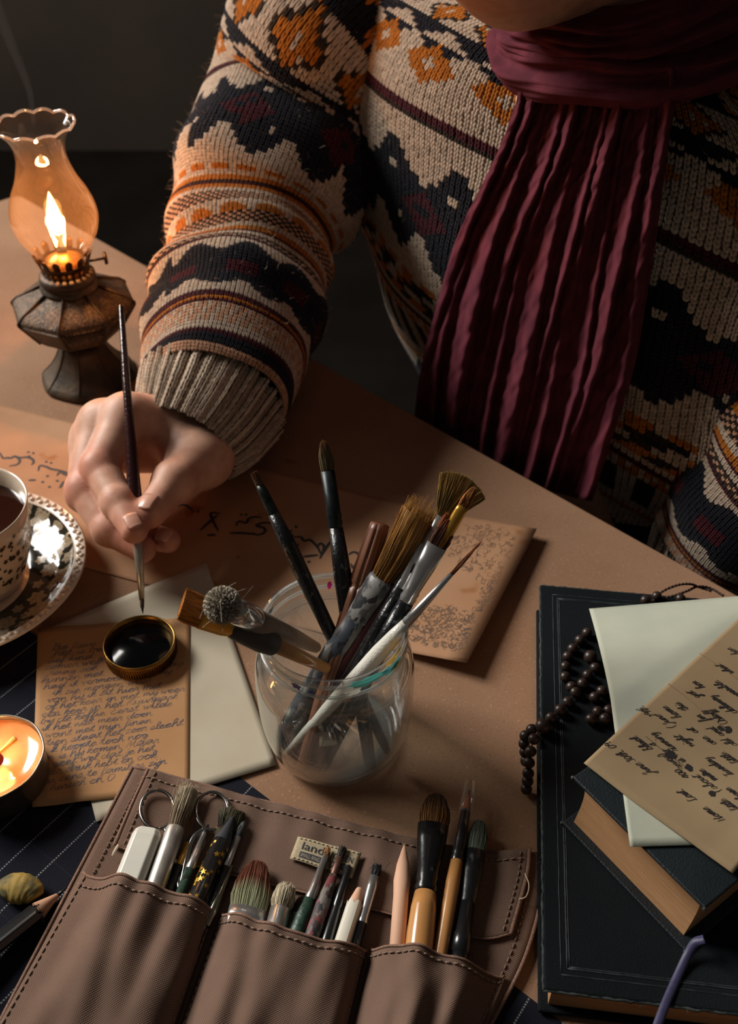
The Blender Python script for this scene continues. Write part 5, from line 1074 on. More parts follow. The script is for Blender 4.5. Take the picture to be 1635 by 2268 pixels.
# ================================================================== PERSON
NA = EN@EA
def pe(ec, d, z): p = EE*ec+EN*(NA+d); return np.array([p[0], p[1], z])
def smin(a, b, k):
    h = np.clip(.5+.5*(b-a)/k, 0, 1); return b*(1-h)+a*h-k*h*(1-h)
def cap(p, a, b, r1, r2):
    a = np.asarray(a, float); b = np.asarray(b, float); ab = b-a; h = np.clip(((p-a)@ab)/(ab@ab), 0, 1); return np.linalg.norm(p-(a+h[:, None]*ab), axis=1)-(r1+(r2-r1)*h)
def ell(p, c, ax, r):
    q = (p-np.asarray(c))@np.asarray(ax).T/np.asarray(r); k = np.linalg.norm(q, axis=1); return (k-1)*min(r)*.9+0*k
def nets(f, lo, hi, h):
    lo = np.asarray(lo, float); n = np.ceil((np.asarray(hi)-lo)/h).astype(int)+1
    ax = [lo[i]+h*np.arange(n[i]) for i in range(3)]; P = np.stack(np.meshgrid(*ax, indexing='ij'), -1).reshape(-1, 3)
    D = np.concatenate([f(P[i:i+400000]) for i in range(0, len(P), 400000)]).reshape(n); I = D < 0
    c = [(i, j, k) for i in (0, 1) for j in (0, 1) for k in (0, 1)]; m = n-1
    sl = lambda A, o: A[o[0]:o[0]+m[0], o[1]:o[1]+m[1], o[2]:o[2]+m[2]]
    cnt = sum(sl(I, o).astype(int) for o in c); act = (cnt > 0) & (cnt < 8); acc = np.zeros((*m, 3)); num = np.zeros(m)
    for a in c:
        for b in c:
            if sum(b) - sum(a) == 1 and all(y >= x for x, y in zip(a, b)):
                da, db = sl(D, a), sl(D, b); x = (da < 0) != (db < 0); t = np.where(x, da/(da-db+1e-12), 0)
                for q in range(3): acc[..., q] += np.where(x, a[q]+t*(b[q]-a[q]), 0)
                num += x
    idx = -np.ones(m, int); ii = np.argwhere(act); idx[act] = np.arange(len(ii)); V = lo+(ii+acc[act]/num[act][:, None])*h; F = []
    for q in range(3):
        a1, a2 = [(1, 2), (2, 0), (0, 1)][q]; s0 = [slice(None)]*3; s1 = [slice(None)]*3; s0[q] = slice(0, -1); s1[q] = slice(1, None); A, B = I[tuple(s0)], I[tuple(s1)]; e = np.argwhere(A != B)
        e = e[(e[:, a1] > 0) & (e[:, a2] > 0) & (e[:, a1] < m[a1]) & (e[:, a2] < m[a2])]; fl = A[tuple(e.T)]
        def at(o1, o2): g = e.copy(); g[:, a1] += o1; g[:, a2] += o2; return idx[tuple(g.T)]
        Q = np.stack([at(-1, -1), at(0, -1), at(0, 0), at(-1, 0)], 1); Q[~fl] = Q[~fl][:, ::-1]; F.append(Q)
    F = np.concatenate(F); F = F[(F >= 0).all(1)]
    for _ in range(2):
        e = h*.3; d0 = f(V); g = np.stack([f(V+np.eye(3)[k]*e)-d0 for k in range(3)], 1)/e; V = V-g*(d0/np.maximum((g*g).sum(1), .2))[:, None]*.8
    return V, F
hb, ht = np.array(HB), np.array(HT)
def DB(y):
    ks = np.linspace(0, 1, 200); P = hb+(ht-hb)*ks[:, None]; ys = np.array([proj(q)[1] for q in P]); dp = (P-CC)@CF; return float(np.interp(y, ys, dp))
J = lambda x, y, o: PD(x, y, DB(y)+o)
WR = PD(452, 952, DB(950)+.075)
IDX = [J(282, 922, .024), J(222, 1035, .012), J(262, 1112, .000), J(297, 1174, -.010)]
MID = [J(226, 936, .034), J(188, 1085, .022), J(243, 1172, .014), J(316, 1216, .010)]
RNG_ = [J(204, 972, .046), J(184, 1095, .036), J(262, 1172, .034), J(372, 1197, .022)]
PNK = [J(205, 1010, .058), J(192, 1105, .050), J(256, 1160, .048), J(330, 1188, .040)]
THM = [J(462, 985, .062), J(446, 1012, .045), J(386, 1066, .014), J(333, 1136, -.002)]
def finger(p, q, r, k=.004):
    d = cap(p, q[0], q[1], r[0], r[1]); d = smin(d, cap(p, q[1], q[2], r[1]*.98, r[2]), k); d = smin(d, cap(p, q[2], q[3], r[2]*.98, r[3]), k)
    for w_, rr in ((q[1], r[1]*1.04), (q[2], r[2]*1.03)): d = smin(d, np.linalg.norm(p-w_, axis=1)-rr, .003)
    return d
ELB = None
def hand_sdf(p):
    pal = cap(p, WR, IDX[0], .027, .0175)
    for q, r in ((MID[0], .0165), (RNG_[0], .0155), (PNK[0], .0145)): pal = smin(pal, cap(p, WR+(q-IDX[0])*.25, q, .0255, r), .014)
    pal = smin(pal, cap(p, WR, THM[1], .027, .0235), .018)
    pal = smin(pal, cap(p, IDX[0]*.62+WR*.38, THM[1]*.7+THM[2]*.3, .010, .010), .016)
    pal = smin(pal, cap(p, WR, WR+(SLV_END-WR)*1.2, .0275, .033), .016)
    th = cap(p, THM[1], THM[2], .0225, .0148); th = smin(th, cap(p, THM[2], THM[3], .0146, .0112), .006); th = smin(th, np.linalg.norm(p-THM[2], axis=1)-.0156, .004)
    d = smin(pal, th, .012)
    fs = [finger(p, IDX, (.0172, .0136, .0120, .0098)), finger(p, MID, (.0168, .0138, .0122, .0098)), finger(p, RNG_, (.0155, .0126, .0112, .0092)), finger(p, PNK, (.0142, .0112, .0100, .0086))]
    f = fs[0]
    for g in fs[1:]: f = smin(f, g, .0016)
    return smin(d, f, .007)
SLV_END = U(500, 820, .066)
pts = np.array(IDX+MID+RNG_+PNK+THM+[WR, SLV_END]); lo, hi = pts.min(0)-.024, pts.max(0)+.024
Vh, Fh = nets(hand_sdf, lo, hi, .00165)
def skin_col(V):
    base = np.array(lin((216, 170, 146))); pink = np.array(lin((206, 132, 108))); C = np.repeat(base[None], len(V), 0)
    for q, r, a in ((IDX[1], .011, .75), (MID[1], .012, .6), (RNG_[1], .012, .5), (IDX[3], .014, .45), (MID[3], .016, .6), (RNG_[3], .018, .7), (THM[3], .016, .4), (IDX[2], .009, .25), (MID[2], .010, .35), (IDX[0], .013, .2), (THM[2], .013, .2)):
        k = a*np.exp(-((np.linalg.norm(V-q, axis=1)-.010).clip(0)/r)**2*1.6)[:, None]; C = C*(1-k)+pink*k
    return C
# head, neck, torso and lap (coarser; all but the chin lies under clothes or outside the frame)
CHN = UP(1128, 38, .004); ff = nrm(np.array([-.62, -.52, -.58])); hu = nrm(np.array([0, 0, 1.])-ff*ff[2]); hl = np.cross(hu, ff); AX = np.array([hl, ff, hu])
HC = CHN-ff*.075+hu*.125
NB = pe(-.40, .15, .30)
def head_sdf(p):
    d = ell(p, HC+hu*.035-ff*.02, AX, (.094, .118, .118)); d = smin(d, ell(p, HC+ff*.022-hu*.045, AX, (.076, .085, .095)), .03)
    d = smin(d, np.linalg.norm(p-(CHN-ff*.020+hu*.018), axis=1)-.0285, .030)
    for s in (-1, 1):
        d = smin(d, cap(p, CHN-ff*.026+hu*.020+hl*s*.010, HC+hl*s*.066-hu*.055-ff*.03, .020, .024), .022)
        d = smin(d, ell(p, HC+hl*s*.092-ff*.02-hu*.01, AX, (.010, .020, .032)), .006)
        d = np.maximum(d, -(np.linalg.norm(p-(HC+hl*s*.036+ff*.102+hu*.012), axis=1)-.018))
        d = smin(d, np.linalg.norm(p-(HC+hl*s*.036+ff*.078+hu*.012), axis=1)-.017, .004)
    nb = HC+ff*.090+hu*.012; nt2 = HC+ff*.125-hu*.038; d = smin(d, cap(p, nb, nt2, .010, .014), .012)
    lp = CHN+hu*.050-ff*.004
    for z_, r in ((.007, .0075), (-.006, .0085)):
        d = smin(d, cap(p, lp+hu*z_-hl*.018, lp+hu*z_+hl*.018, r, r), .006)
    return smin(d, cap(p, HC-ff*.03-hu*.05, NB-np.array([0, 0, .03]), .062, .068), .03)
def body_sdf(p):
    d = head_sdf(p); z = np.array([0, 0, 1.])
    for a, b, r1, r2 in ((NB-z*.05, pe(-.40, .18, -.20), .10, .12), (pe(-.54, .16, .20), pe(-.30, .16, .20), .085, .085), (pe(-.50, .20, -.22), pe(-.30, .20, -.22), .11, .11)): d = smin(d, cap(p, a, b, r1, r2), .05)
    for e_ in (-.50, -.29):
        d = smin(d, cap(p, pe(e_, .18, -.26), pe(e_, -.22, -.28), .085, .065), .04); d = smin(d, cap(p, pe(e_, -.22, -.28), pe(e_, -.20, -.70), .06, .045), .03); d = smin(d, cap(p, pe(e_, -.20, -.715), pe(e_, -.34, -.72), .034, .03), .02)
    for P in (ARM_R, ARM_L):
        for a, b in zip(P[:-1], P[1:]): d = smin(d, cap(p, a, b, .044, .040), .02)
    return d
SLR = [(UP(835, 50, .175), .110), (UP(730, 100, .120), .105), (UP(658, 235, .088), .092), (U(604, 385, .152), .088), (U(562, 500, .120), .082), (U(536, 610, .096), .078), (U(512, 735, .080), .078), (U(486, 840, .068), .069), (U(470, 885, .062), .063)]
CUF = [(U(470, 885, .062), .061), (U(442, 938, .058), .054), (U(410, 985, .053), .0445)]
SLL = [(pe(-.10, .20, .24), .10), (UP(1930, 420, .16), .09), (UP(1900, 760, .14), .09), (UP(1830, 940, .12), .086), (UP(1680, 1090, .11), .076), (UP(1600, 1190, .105), .066)]
CUL = [(UP(1600, 1190, .105), .060), (UP(1548, 1255, .105), .050), (UP(1510, 1310, .105), .044)]
ARM_R = [p for p, r in SLR[:-2]]+[SLV_END]; ARM_L = [p for p, r in SLL]+[p for p, r in CUL[1:]]
lo2 = np.array([-.36, .20, -.77]); hi2 = np.array([.62, 1.30, .74])
Vb, Fb = nets(body_sdf, lo2, hi2, .0115)
# a finer head and jaw replaces the coarse grid there
hlo = HC-.17; hhi = HC+.17
Vd, Fd = nets(head_sdf, hlo, hhi, .0042)
inhead = (np.abs(Vb-HC) < .14).all(1)
keep = ~inhead[Fb].all(1); Fb = Fb[keep]
skin = mat('skin', (255, 255, 255), .5, attr=True, c2=(236, 226, 222), scale=90, sss=.25, spec=.35, bump=.12, bscale=900)
person = thing('person', 'person in a patterned knit sweater and burgundy scarf, painting with a brush at the table', 'person', pe(-.40, .05, -.75))
mb = MB(); mb.add(Vh, Fh.tolist(), skin_col(Vh)); mb.add(Vb, Fb.tolist(), np.array(lin((206, 160, 136)))); mb.add(Vd, Fd.tolist(), np.array(lin((206, 158, 132))))
mb.build('body', skin, person, world=True)
# nails
nailm = mat('finger_nail', (208, 152, 130), .35, coat=.15)
def nail(q2, q3, off, wdt, ln, r):
    ax_ = nrm(q3-q2); n_ = nrm(off-ax_*(off@ax_)); b = np.cross(ax_, n_); G = []
    for u in np.linspace(-.5, .5, 7):
        row = []
        for v in np.linspace(-1, 1, 7):
            k = 1 if u < .3 else math.sqrt(max(.2, 1-((u-.3)/.22)**2)); a = v*wdt/r*k
            row.append(q3+ax_*(u*ln-.0005)+(n_*math.cos(a)+b*math.sin(a))*(r+.0004)-n_*.0012*max(0, u)*2)
        G.append(row)
    o = MB().grid(np.array(G)).build('nail', nailm, person, world=True, solid=.0005); return o
cv_ = lambda q: nrm(CC-q)
nail(IDX[2], IDX[3], cv_(IDX[3])+CX*.25, .0060, .0130, .0102); nail(THM[2], THM[3], cv_(THM[3])-CX*.65+np.array([0, 0, .3]), .0070, .0140, .0116); nail(RNG_[2], RNG_[3], cv_(RNG_[3])*.5+np.array([0, 0, .6])+CX*.2, .006, .013, .0094)
# ------------------------------------------------------------------ SWEATER: every stitch is a pair of yarn lobes
CREAM, NAVY, BURG, MUST, BRN, SALM = [np.array(lin(c)) for c in ((204, 188, 170), (26, 27, 38), (76, 22, 34), (190, 116, 36), (52, 42, 34), (206, 162, 132))]
def hsh(*a):
    v = math.sin(sum(x*k for x, k in zip(a, (12.9898, 78.233, 37.719))))*43758.5453; return v-math.floor(v)
def tri(c, P): return abs(((c/P) % 1)*2-1)
def fair(r, c):
    """colour of stitch at row r (0 = the thin burgundy line), column c"""
    if r < -40:
        return fair(r+28, c+5)
    if r < -26:
        q = r+40; m = c % 12; dd = abs(m-6)+abs(q-6)*.8; d2 = abs(((c+6) % 12)-6)+abs(q-10)*.9
        return CREAM if dd < 1.2 else MUST if dd < 3.6 else (CREAM if d2 < 2.4 and hsh(q, c) > .2 else MUST if d2 < 4 and hsh(q, c, 3) > .45 else NAVY if q > 9 or dd > 7.2 else CREAM if hsh(q//2, c//2, 9) > .72 else BRN)
    if r < -14:
        q = r+26; m = (c+7) % 14; dd = abs(m-7)*.8+abs(q-3.5)
        if q > 7: return NAVY if q < 8.5+tri(c, 14)*3 else CREAM
        return CREAM if dd < 1.3 or hsh(r, c, 7) > .93 else MUST if dd < 3.9 else BRN if dd < 4.8 else CREAM
    if r < 0:
        q = r+14; m = c % 14; dd = abs(m-7)*.85+abs(q-4)*.9
        return CREAM if dd < 1.2 else MUST if dd < 4.4 else (NAVY if q < 2.5-tri(c, 14)*3 else CREAM)
    if r < 2: return BURG
    if r < 3: return BRN
    if r < 9: return CREAM
    if r < 17:
        q = r-9; hgt = min(8, math.floor(tri(c, 13)*5)*2)
        if (c % 13 in (0, 12)) and q in (6, 7): return CREAM
        return CREAM if q < 8-hgt else NAVY
    if r < 29:
        q = r-17; m = c % 20; dd = abs(m-10)*.9+abs(q-6)
        return BURG if dd < 5.2 and hsh(r//2, c//2, 5) > .12 else (CREAM if (c % 16 == 0 and q > 9 and q < 12) else NAVY)
    if r < 37:
        q = r-29; hgt = min(8, math.floor(tri(c+6, 13)*5)*2)
        return NAVY if q < 8-hgt else CREAM
    if r < 42: return CREAM
    if r < 44: return MUST if c % 6 < 4 else CREAM
    if r < 48: return (NAVY, CREAM, MUST, BRN)[int((c//3+r//2) % 4)]
    if r < 50: return CREAM if c % 8 < 5 else BRN
    if r < 53: return MUST if (c+r) % 7 < 4 else BRN
    if r < 55: return CREAM
    if r < 57: return BURG
    if r < 59: return CREAM if c % 2 else MUST
    if r < 61: return MUST if c % 5 < 3 else CREAM
    if r < 72: return CREAM if (c % 6) < 3 else BRN
    if r < 75: return CREAM
    if r < 77: return MUST
    return (CREAM if tri(c, 14)*8 > (r-77) % 16 else NAVY)
def sleeve_col(r, c):
    """sleeve: row 0 at the shoulder, growing to the cuff"""
    if r < 92: return fair(r-48, c)
    q = r-92
    T_ = [(2, 'C'), (2, 'M'), (1, 'B'), (1, 'R'), (2, 'M'), (2, 'C'), (6, 'k'), (2, 'C'), (4, 'm'), (5, 'k'), (2, 'C'), (2, 'M'), (1, 'R'), (2, 'C'), (1, 'B'), (2, 'k'), (1, 'B'), (1, 'R'), (2, 'C'), (4, 'z'), (4, 'N'), (4, 'b'), (3, 'N'), (3, 'Z'), (3, 'C'), (2, 'R'), (1, 'M'), (1, 'R'), (6, 's'), (2, 'C'), (1, 'R'), (9, 'n')]
    for n, k in T_:
        if q < n: break
        q -= n
    if k == 'k': return SALM if (c+q) % 2 else BRN
    if k == 'm': return MUST if tri(c, 8)*4 < q+1.2 and c % 8 > 1 else CREAM
    if k == 'z': return CREAM if q < math.floor(tri(c, 12)*5) else NAVY
    if k == 'Z': return NAVY if q < math.floor(tri(c, 12)*4) else CREAM
    if k == 'b': return BURG if c % 14 < 7 else NAVY
    if k == 's': return SALM if (c+q//2) % 3 else CREAM
    return dict(n=NAVY if q < 2 else SALM, C=CREAM, M=MUST, B=BRN, R=BURG, N=NAVY, s=SALM)[k]
yarn = mat('wool_yarn', (255, 255, 255), .95, attr=True, c2=(205, 196, 190), scale=2600, detail=2, spec=.1, sheen=.12, bump=.35, bscale=2400)
def fast_mesh(name, V, Q, C, m, parent):
    V = np.asarray(V, np.float64); V = V-np.array(person.location)
    me = bpy.data.meshes.new(name); me.vertices.add(len(V)); me.vertices.foreach_set('co', V.astype(np.float32).ravel()); n = len(Q)
    me.loops.add(n*4); me.loops.foreach_set('vertex_index', Q.astype(np.int32).ravel()); me.polygons.add(n); me.polygons.foreach_set('loop_start', np.arange(0, n*4, 4, dtype=np.int32)); me.polygons.foreach_set('loop_total', np.full(n, 4, np.int32))
    me.polygons.foreach_set('use_smooth', np.ones(n, bool)); at = me.color_attributes.new('Col', 'FLOAT_COLOR', 'POINT'); CA = np.ones((len(V), 4), np.float32); CA[:, :3] = C; at.data.foreach_set('color', CA.ravel())
    me.materials.append(m); me.update(); me.validate(); o = bpy.data.objects.new(name, me); COL.objects.link(o); o.parent = parent; return o
# one stitch: two slanting lobes in unit coordinates (x along the round, y up the column, z outward)
def lobe(sg):
    ys = np.linspace(0, 1, 5); A = np.radians([-82, -28, 28, 82]); V = []
    for t in ys:
        cx_ = sg*(.30-.20*t); cy_ = .62-1.25*t; r = .27*math.sin(math.pi*min(.97, max(.10, t*.86+.08)))**.6
        for a in A: V.append((cx_+r*math.sin(a)*.92, cy_, r*math.cos(a)*1.25))
    F = [(i*4+j, i*4+j+1, i*4+j+5, i*4+j+4) for i in range(4) for j in range(3)]; return np.array(V), np.array(F)[:, ::-1]
L1, LF1 = lobe(-1); L2, LF2 = lobe(1); ST = np.vstack([L1, L2]); SF = np.vstack([LF1, LF2+20])
def knit(name, S, nu, nv, colf, parent, closed=True, cull=-.30, base=True, lift=.0, umask=None):
    u = (np.arange(nu)+.5)/nu; v = (np.arange(nv)+.5)/nv; P = S(u[:, None]+0*v, v[None]+0*u[:, None]); eu, ev = .5/nu, .5/nv
    DU = S(u[:, None]+eu+0*v, v[None]+0*u[:, None])-S(u[:, None]-eu+0*v, v[None]+0*u[:, None]); DV = S(u[:, None]+0*v, v[None]+ev+0*u[:, None])-S(u[:, None]+0*v, v[None]-ev+0*u[:, None])
    N = np.cross(DV, DU); N /= np.linalg.norm(N, axis=2)[..., None]+1e-12; wl = np.linalg.norm(DU, axis=2); vw = CC-P; vw /= np.linalg.norm(vw, axis=2)[..., None]
    ok = (N*vw).sum(2) > cull
    if umask is not None: ok &= umask(P)
    px = P-CC; z = px@CF; X_ = 817.5+FPX*(px@CX)/z; Y_ = 1134-FPX*(px@CV)/z; ok &= (X_ > -260) & (X_ < 1900) & (Y_ > -320) & (Y_ < 1500)
    ci, cj = np.nonzero(ok); C = np.array([colf(int(j), int(i)) for i, j in zip(ci, cj)]); p, du, dv, n, w_ = P[ok], DU[ok], DV[ok], N[ok], wl[ok]
    jt = rng.normal(0, .05, (len(p), 2)); th_ = np.minimum(w_, .0062)[:, None, None]
    V = p[:, None]+(ST[None, :, 0:1]+jt[:, None, :1])*du[:, None]-(ST[None, :, 1:2]+jt[:, None, 1:])*dv[:, None]+ST[None, :, 2:3]*n[:, None]*th_*1.0+n[:, None]*lift
    Q = SF[None]+(np.arange(len(p))*40)[:, None, None]; C = C*rng.uniform(.82, 1.14, (len(p), 1)); o = fast_mesh(name, V.reshape(-1, 3), Q.reshape(-1, 4), np.repeat(C, 40, 0), yarn, parent); o['kind'] = 'stuff'
    if base:
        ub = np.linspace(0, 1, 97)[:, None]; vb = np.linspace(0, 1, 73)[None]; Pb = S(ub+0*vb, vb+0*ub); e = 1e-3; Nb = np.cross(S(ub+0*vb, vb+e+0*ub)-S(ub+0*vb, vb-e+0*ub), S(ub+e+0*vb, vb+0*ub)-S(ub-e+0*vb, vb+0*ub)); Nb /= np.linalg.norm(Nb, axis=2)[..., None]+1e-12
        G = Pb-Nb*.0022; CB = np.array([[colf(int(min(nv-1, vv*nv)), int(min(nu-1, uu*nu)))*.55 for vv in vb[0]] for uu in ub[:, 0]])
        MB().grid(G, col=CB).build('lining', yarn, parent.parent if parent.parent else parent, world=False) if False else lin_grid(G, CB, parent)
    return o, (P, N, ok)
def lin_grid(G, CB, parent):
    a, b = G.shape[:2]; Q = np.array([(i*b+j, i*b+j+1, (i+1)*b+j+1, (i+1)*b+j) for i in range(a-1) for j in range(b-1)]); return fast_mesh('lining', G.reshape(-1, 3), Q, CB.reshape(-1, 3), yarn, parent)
sweater = bpy.data.objects.new('sweater', None); COL.objects.link(sweater); sweater.parent = person; sweater['label'] = 'patterned wool sweater in cream, navy, burgundy and mustard'
TZ = np.array([-.26, -.12, -.03, .05, .12, .18, .225, .26, .29, .315, .335]); TA = np.array([.20, .235, .295, .335, .34, .335, .335, .325, .295, .21, .11]); TB = np.array([.11, .115, .125, .145, .155, .155, .145, .13, .11, .09, .07]); TD = np.array([.22, .215, .205, .20, .20, .20, .195, .185, .175, .165, .155]); TE = np.full(11, -.385)
_tv = np.r_[0, np.cumsum(np.hypot(np.diff(TZ[::-1]), np.diff((TD-TB)[::-1])*1.0+np.diff(TA[::-1])*.55))]; TLEN = _tv[-1]; _tv = _tv/TLEN
def fine(x, xs, ys):
    k = np.linspace(0, 1, 200); yy = np.interp(k, xs, ys); ker = np.hanning(19); ker /= ker.sum(); yy = np.convolve(np.pad(yy, 9, 'edge'), ker, 'valid'); return np.interp(x, k, yy)
def S_torso(u, v):
    th_ = (u-.5)*2*np.pi; z = fine(v, _tv, TZ[::-1]); a = fine(v, _tv, TA[::-1]); b = fine(v, _tv, TB[::-1]); d = fine(v, _tv, TD[::-1]); e = fine(v, _tv, TE[::-1])
    w_ = 1+.030*np.sin(th_*3+z*16)*np.clip(1-np.abs(z-.08)/.25, 0, 1)+.018*np.sin(th_*7-z*33); cs, sn_ = np.cos(th_), np.sin(th_); sq = lambda x: np.sign(x)*np.abs(x)**.85
    la_ = e+a*w_*sq(sn_); dd = d-b*w_*sq(cs); zz_ = z-.02*np.abs(sn_)**2*np.clip((z-.15)/.15, 0, 1)-.13*a*sn_
    return np.stack([EE[0]*la_+EN[0]*(NA+dd), EE[1]*la_+EN[1]*(NA+dd), zz_], -1)
TN = 340; TRW = int(TLEN/.0036)
def sbase(): 
    ks = np.linspace(0, 1, 400); P = S_torso(np.full(400, .43), ks); y = np.array([proj(q)[1] for q in P]); x = np.array([proj(q)[0] for q in P]); return int(TRW*ks[np.argmin(np.hypot(x-900, y-232))])
R0_ = sbase()
tor, tinfo = knit('knit_front', S_torso, TN, TRW, lambda r, c: fair(r-R0_, c), sweater)
def tube_surface(ctrl, folds, up0=(0, 0, 1), flat=.92):
    P = crom([p for p, r in ctrl], 14); R = np.interp(np.linspace(0, 1, len(P)), np.linspace(0, 1, len(ctrl)), [r for p, r in ctrl]); s = np.r_[0, np.cumsum(np.linalg.norm(np.diff(P, axis=0), axis=1))]; Ln = s[-1]; s /= Ln
    t = np.gradient(P, axis=0); t /= np.linalg.norm(t, axis=1)[:, None]
    for _ in range(6): t[1:-1] = (t[:-2]+t[1:-1]*2+t[2:])/4
    t /= np.linalg.norm(t, axis=1)[:, None]; Uv = []; u = np.array(up0, float)
    for q in t: u = u-q*(u@q); u /= np.linalg.norm(u); Uv.append(u.copy())
    Uv = np.array(Uv); Bv = np.cross(t, Uv)
    def S(u, v):
        v = np.clip(v, 0, 1); a = -u*2*np.pi; I = lambda A: np.stack([np.interp(v, s, A[:, k]) for k in range(3)], -1); r = np.interp(v, s, R)*folds(a, v)
        return I(P)+(np.cos(a)*r*flat)[..., None]*I(Uv)+(np.sin(a)*r)[..., None]*I(Bv)
    return S, Ln
def fold_r(a, v): return 1+.050*np.sin(v*44+np.sin(a)*2.2)*np.clip((v-.42)/.12, 0, 1)*np.clip((.92-v)/.1, 0, 1)+.10*np.exp(-((v-.47-.03*np.cos(a-2))/.07)**2)+.03*np.sin(a*2+v*17)+.018*np.sin(a*5-v*9)
Ssr, Lr = tube_surface(SLR, fold_r)
slr = bpy.data.objects.new('right_sleeve', None); COL.objects.link(slr); slr.parent = sweater; slr.name = 'sleeve'
nrow = 172
knit('knit_rows', Ssr, 126, nrow, sleeve_col, slr)
def rib(col, n, amp=.0030): return lambda a, v: 1+.042*np.cos(a*n)*(1-.3*v)+.02*np.sin(a*2+1)
Scf, Lc = tube_surface(CUF, rib(0, 32)); CG = np.array(lin((186, 168, 148)))
knit('ribbed_cuff', Scf, 104, 15, lambda r, c: CREAM*1.2 if (c % 4) in (3, 0) else CG, slr)  # colour alternates: ribs brightened as if lit, grooves darkened as if shaded
Ssl, Ll = tube_surface(SLL, lambda a, v: 1+.04*np.sin(v*38+np.sin(a)*2)+.03*np.sin(a*2+v*11)); sll = bpy.data.objects.new('sleeve', None); COL.objects.link(sll); sll.parent = sweater
knit('knit_rows', Ssl, 124, 150, lambda r, c: sleeve_col(r+12, c), sll)
Scl, _ = tube_surface(CUL, rib(0, 26)); knit('ribbed_cuff', Scl, 104, 16, lambda r, c: CREAM if (c % 4) in (3, 0) else CG, sll)  # groove shade painted into the columns here too
# stray wool fibres along the outline
fz = []; fq = []; fc = []
for S_, n_, sgn in ((Ssr, 2600, 1), (S_torso, 900, 1)):
    u = rng.random(n_); v = rng.random(n_)*.94+.02; P = S_(u, v); N = np.cross(S_(u, v+1e-3)-S_(u, v-1e-3), S_(u+1e-3, v)-S_(u-1e-3, v)); N /= np.linalg.norm(N, axis=1)[:, None]+1e-12
    for p, n in zip(P, N):
        d1 = n*random.uniform(.0015, .0045)*sgn+rng.normal(0, .0015, 3); d2 = d1*1.3+rng.normal(0, .002, 3); b = len(fz)*1; sd_ = rng.normal(0, 1, 3); sd_ -= n*(sd_@n); sd_ = nrm(sd_)*.00008
        fz += [p-sd_, p+sd_, p+d1+sd_, p+d1-sd_, p+d2+sd_*.3, p+d2-sd_*.3]; fq += [(b, b+1, b+2, b+3), (b+3, b+2, b+4, b+5)]
fo = fast_mesh('wool_fuzz', np.array(fz), np.array(fq), np.array(lin((214, 190, 166))), yarn, sweater); fo['kind'] = 'stuff'
# ------------------------------------------------------------------ SCARF
scm = mat('burgundy_scarf_cloth', (98, 44, 54), .9, c2=(80, 35, 45), scale=60, sheen=0, spec=.1, bump=.35, bscale=1400)
scarf = bpy.data.objects.new('scarf', None); COL.objects.link(scarf); scarf.parent = person; scarf['label'] = 'burgundy crinkled scarf wound round the neck with one end hanging down'
PM = np.array(person.location)
def cloth_obj(name, G, th=.0014, closev=False, sub=0):
    o = MB().grid(G-PM, closev=closev).build(name, scm, scarf); md = o.modifiers.new('solid', 'SOLIDIFY'); md.thickness = th; md.offset = 0; return o
LB = crom([(1160, 150), (1140, 240), (1105, 335), (1066, 415), (1012, 530), (968, 680), (937, 800), (922, 900), (915, 1010)], 8); RB = crom([(1500, 150), (1492, 240), (1478, 335), (1466, 420), (1452, 540), (1432, 660), (1408, 800), (1372, 920), (1310, 1110)], 8)
def boundary(Bd, t): i = np.linspace(0, 1, len(Bd)); return np.array([np.interp(t, i, Bd[:, 0]), np.interp(t, i, Bd[:, 1])])
fk = [(.02, .02, .045, .8), (.10, .09, .034, .9), (.19, .17, .050, 1.0), (.31, .27, .040, .75), (.38, .37, .030, 1.0), (.49, .46, .062, .85), (.57, .57, .026, .9), (.66, .64, .046, 1.0), (.74, .74, .028, .7), (.84, .83, .055, .85), (.97, .97, .045, .75)]
ns, ntt = 190, 130; G = np.zeros((ns, ntt, 3)); ss = np.linspace(0, 1, ns)
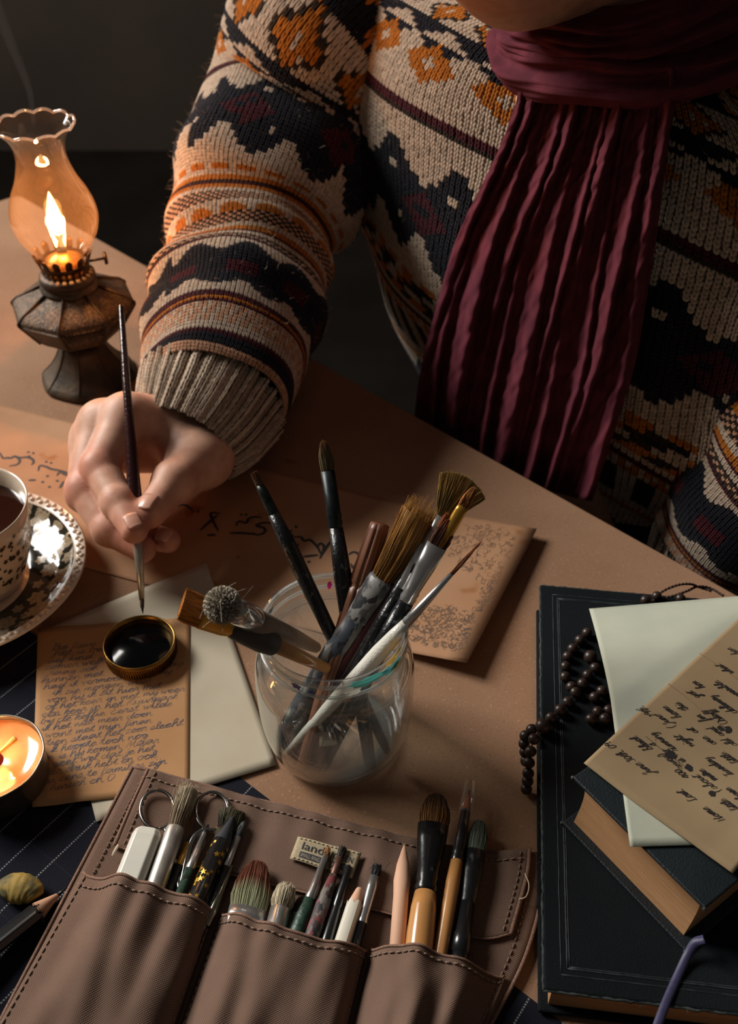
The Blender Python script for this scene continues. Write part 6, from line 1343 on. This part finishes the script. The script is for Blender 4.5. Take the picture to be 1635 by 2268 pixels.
for j in range(ntt):
    t = j/(ntt-1); L_, R__ = boundary(LB, t), boundary(RB, t); H_ = np.zeros(ns)
    for k, (s0, s1, w_, am) in enumerate(fk):
        c = s0+(s1-s0)*t+.020*math.sin(t*4.4+k*2.1)*min(1, t*3)+.004*math.sin(t*15+k); wl2 = w_*(1.0+.35*math.sin(k*1.7+t*5)); wr2 = w_*(.55+.25*math.sin(k*2.3-t*4)); x = (ss-c)/np.where(ss < c, wl2, wr2)
        a = am*(.72+.28*math.sin(t*6+k*1.9)); H_ = np.maximum(H_, a*np.exp(-np.abs(x)**1.6*1.1))
    H_ = np.convolve(np.pad(H_, 2, 'edge'), [.1, .2, .4, .2, .1], 'valid')
    cr = .0011*np.sin(ss*60+t*31)*np.sin(t*37+ss*13)+.0007*np.sin(ss*140+t*60)*np.sin(t*80-ss*30)
    base = .032-.002*min(1, t/.4)
    for i in range(ns):
        px_ = L_*(1-ss[i])+R__*ss[i]; G[i, j] = UP(px_[0], px_[1], base-.022*H_[i]*(.6+.4*t)+cr[i]*1.3)
cloth_obj('hanging_end', G)
# neck wraps: sagging folds rising towards the far shoulder
def wrap(nm, up, lo_, seed, A=170, T_=44):
    r_ = random.Random(seed); G = np.zeros((T_, A, 3)); ks = [(r_.uniform(1.6, 4.2), r_.uniform(0, 6), r_.uniform(.4, 1), r_.uniform(-1.2, 1.2)) for _ in range(5)]
    for i in range(T_):
        t = i/(T_-1)
        for j in range(A):
            th_ = -math.pi+2*math.pi*j/A; sn, cs = math.sin(th_), math.cos(th_); q = [a+(b-a)*t for a, b in zip(up, lo_)]
            fold = sum(a*(1-abs(math.sin(t*math.pi*f+p+th_*sl+.3*math.sin(th_*2+p))))**1.6 for f, p, a, sl in ks)
            r = .0062*fold*math.sin(math.pi*min(1, t*1.05+.02))**.5+.010*math.sin(math.pi*t)+.0014*math.sin(th_*11+t*9+seed)
            G[i, j] = pe(q[0]+(q[1]+r)*sn, q[2]-(q[3]+r)*cs, q[4]+q[5]*sn+q[6]*(1-cs)+.0025*math.sin(th_*5+seed))
    return cloth_obj(nm, G, closev=True)
#            e0    re    d0    rd    z     tilt  back
wrap('neck_wrap', (-.375, .082, .118, .078, .352, .022, .036), (-.372, .104, .118, .096, .314, .024, .034), 3)
wrap('neck_wrap', (-.372, .094, .120, .086, .334, .018, .026), (-.366, .114, .120, .104, .297, .022, .028), 8)
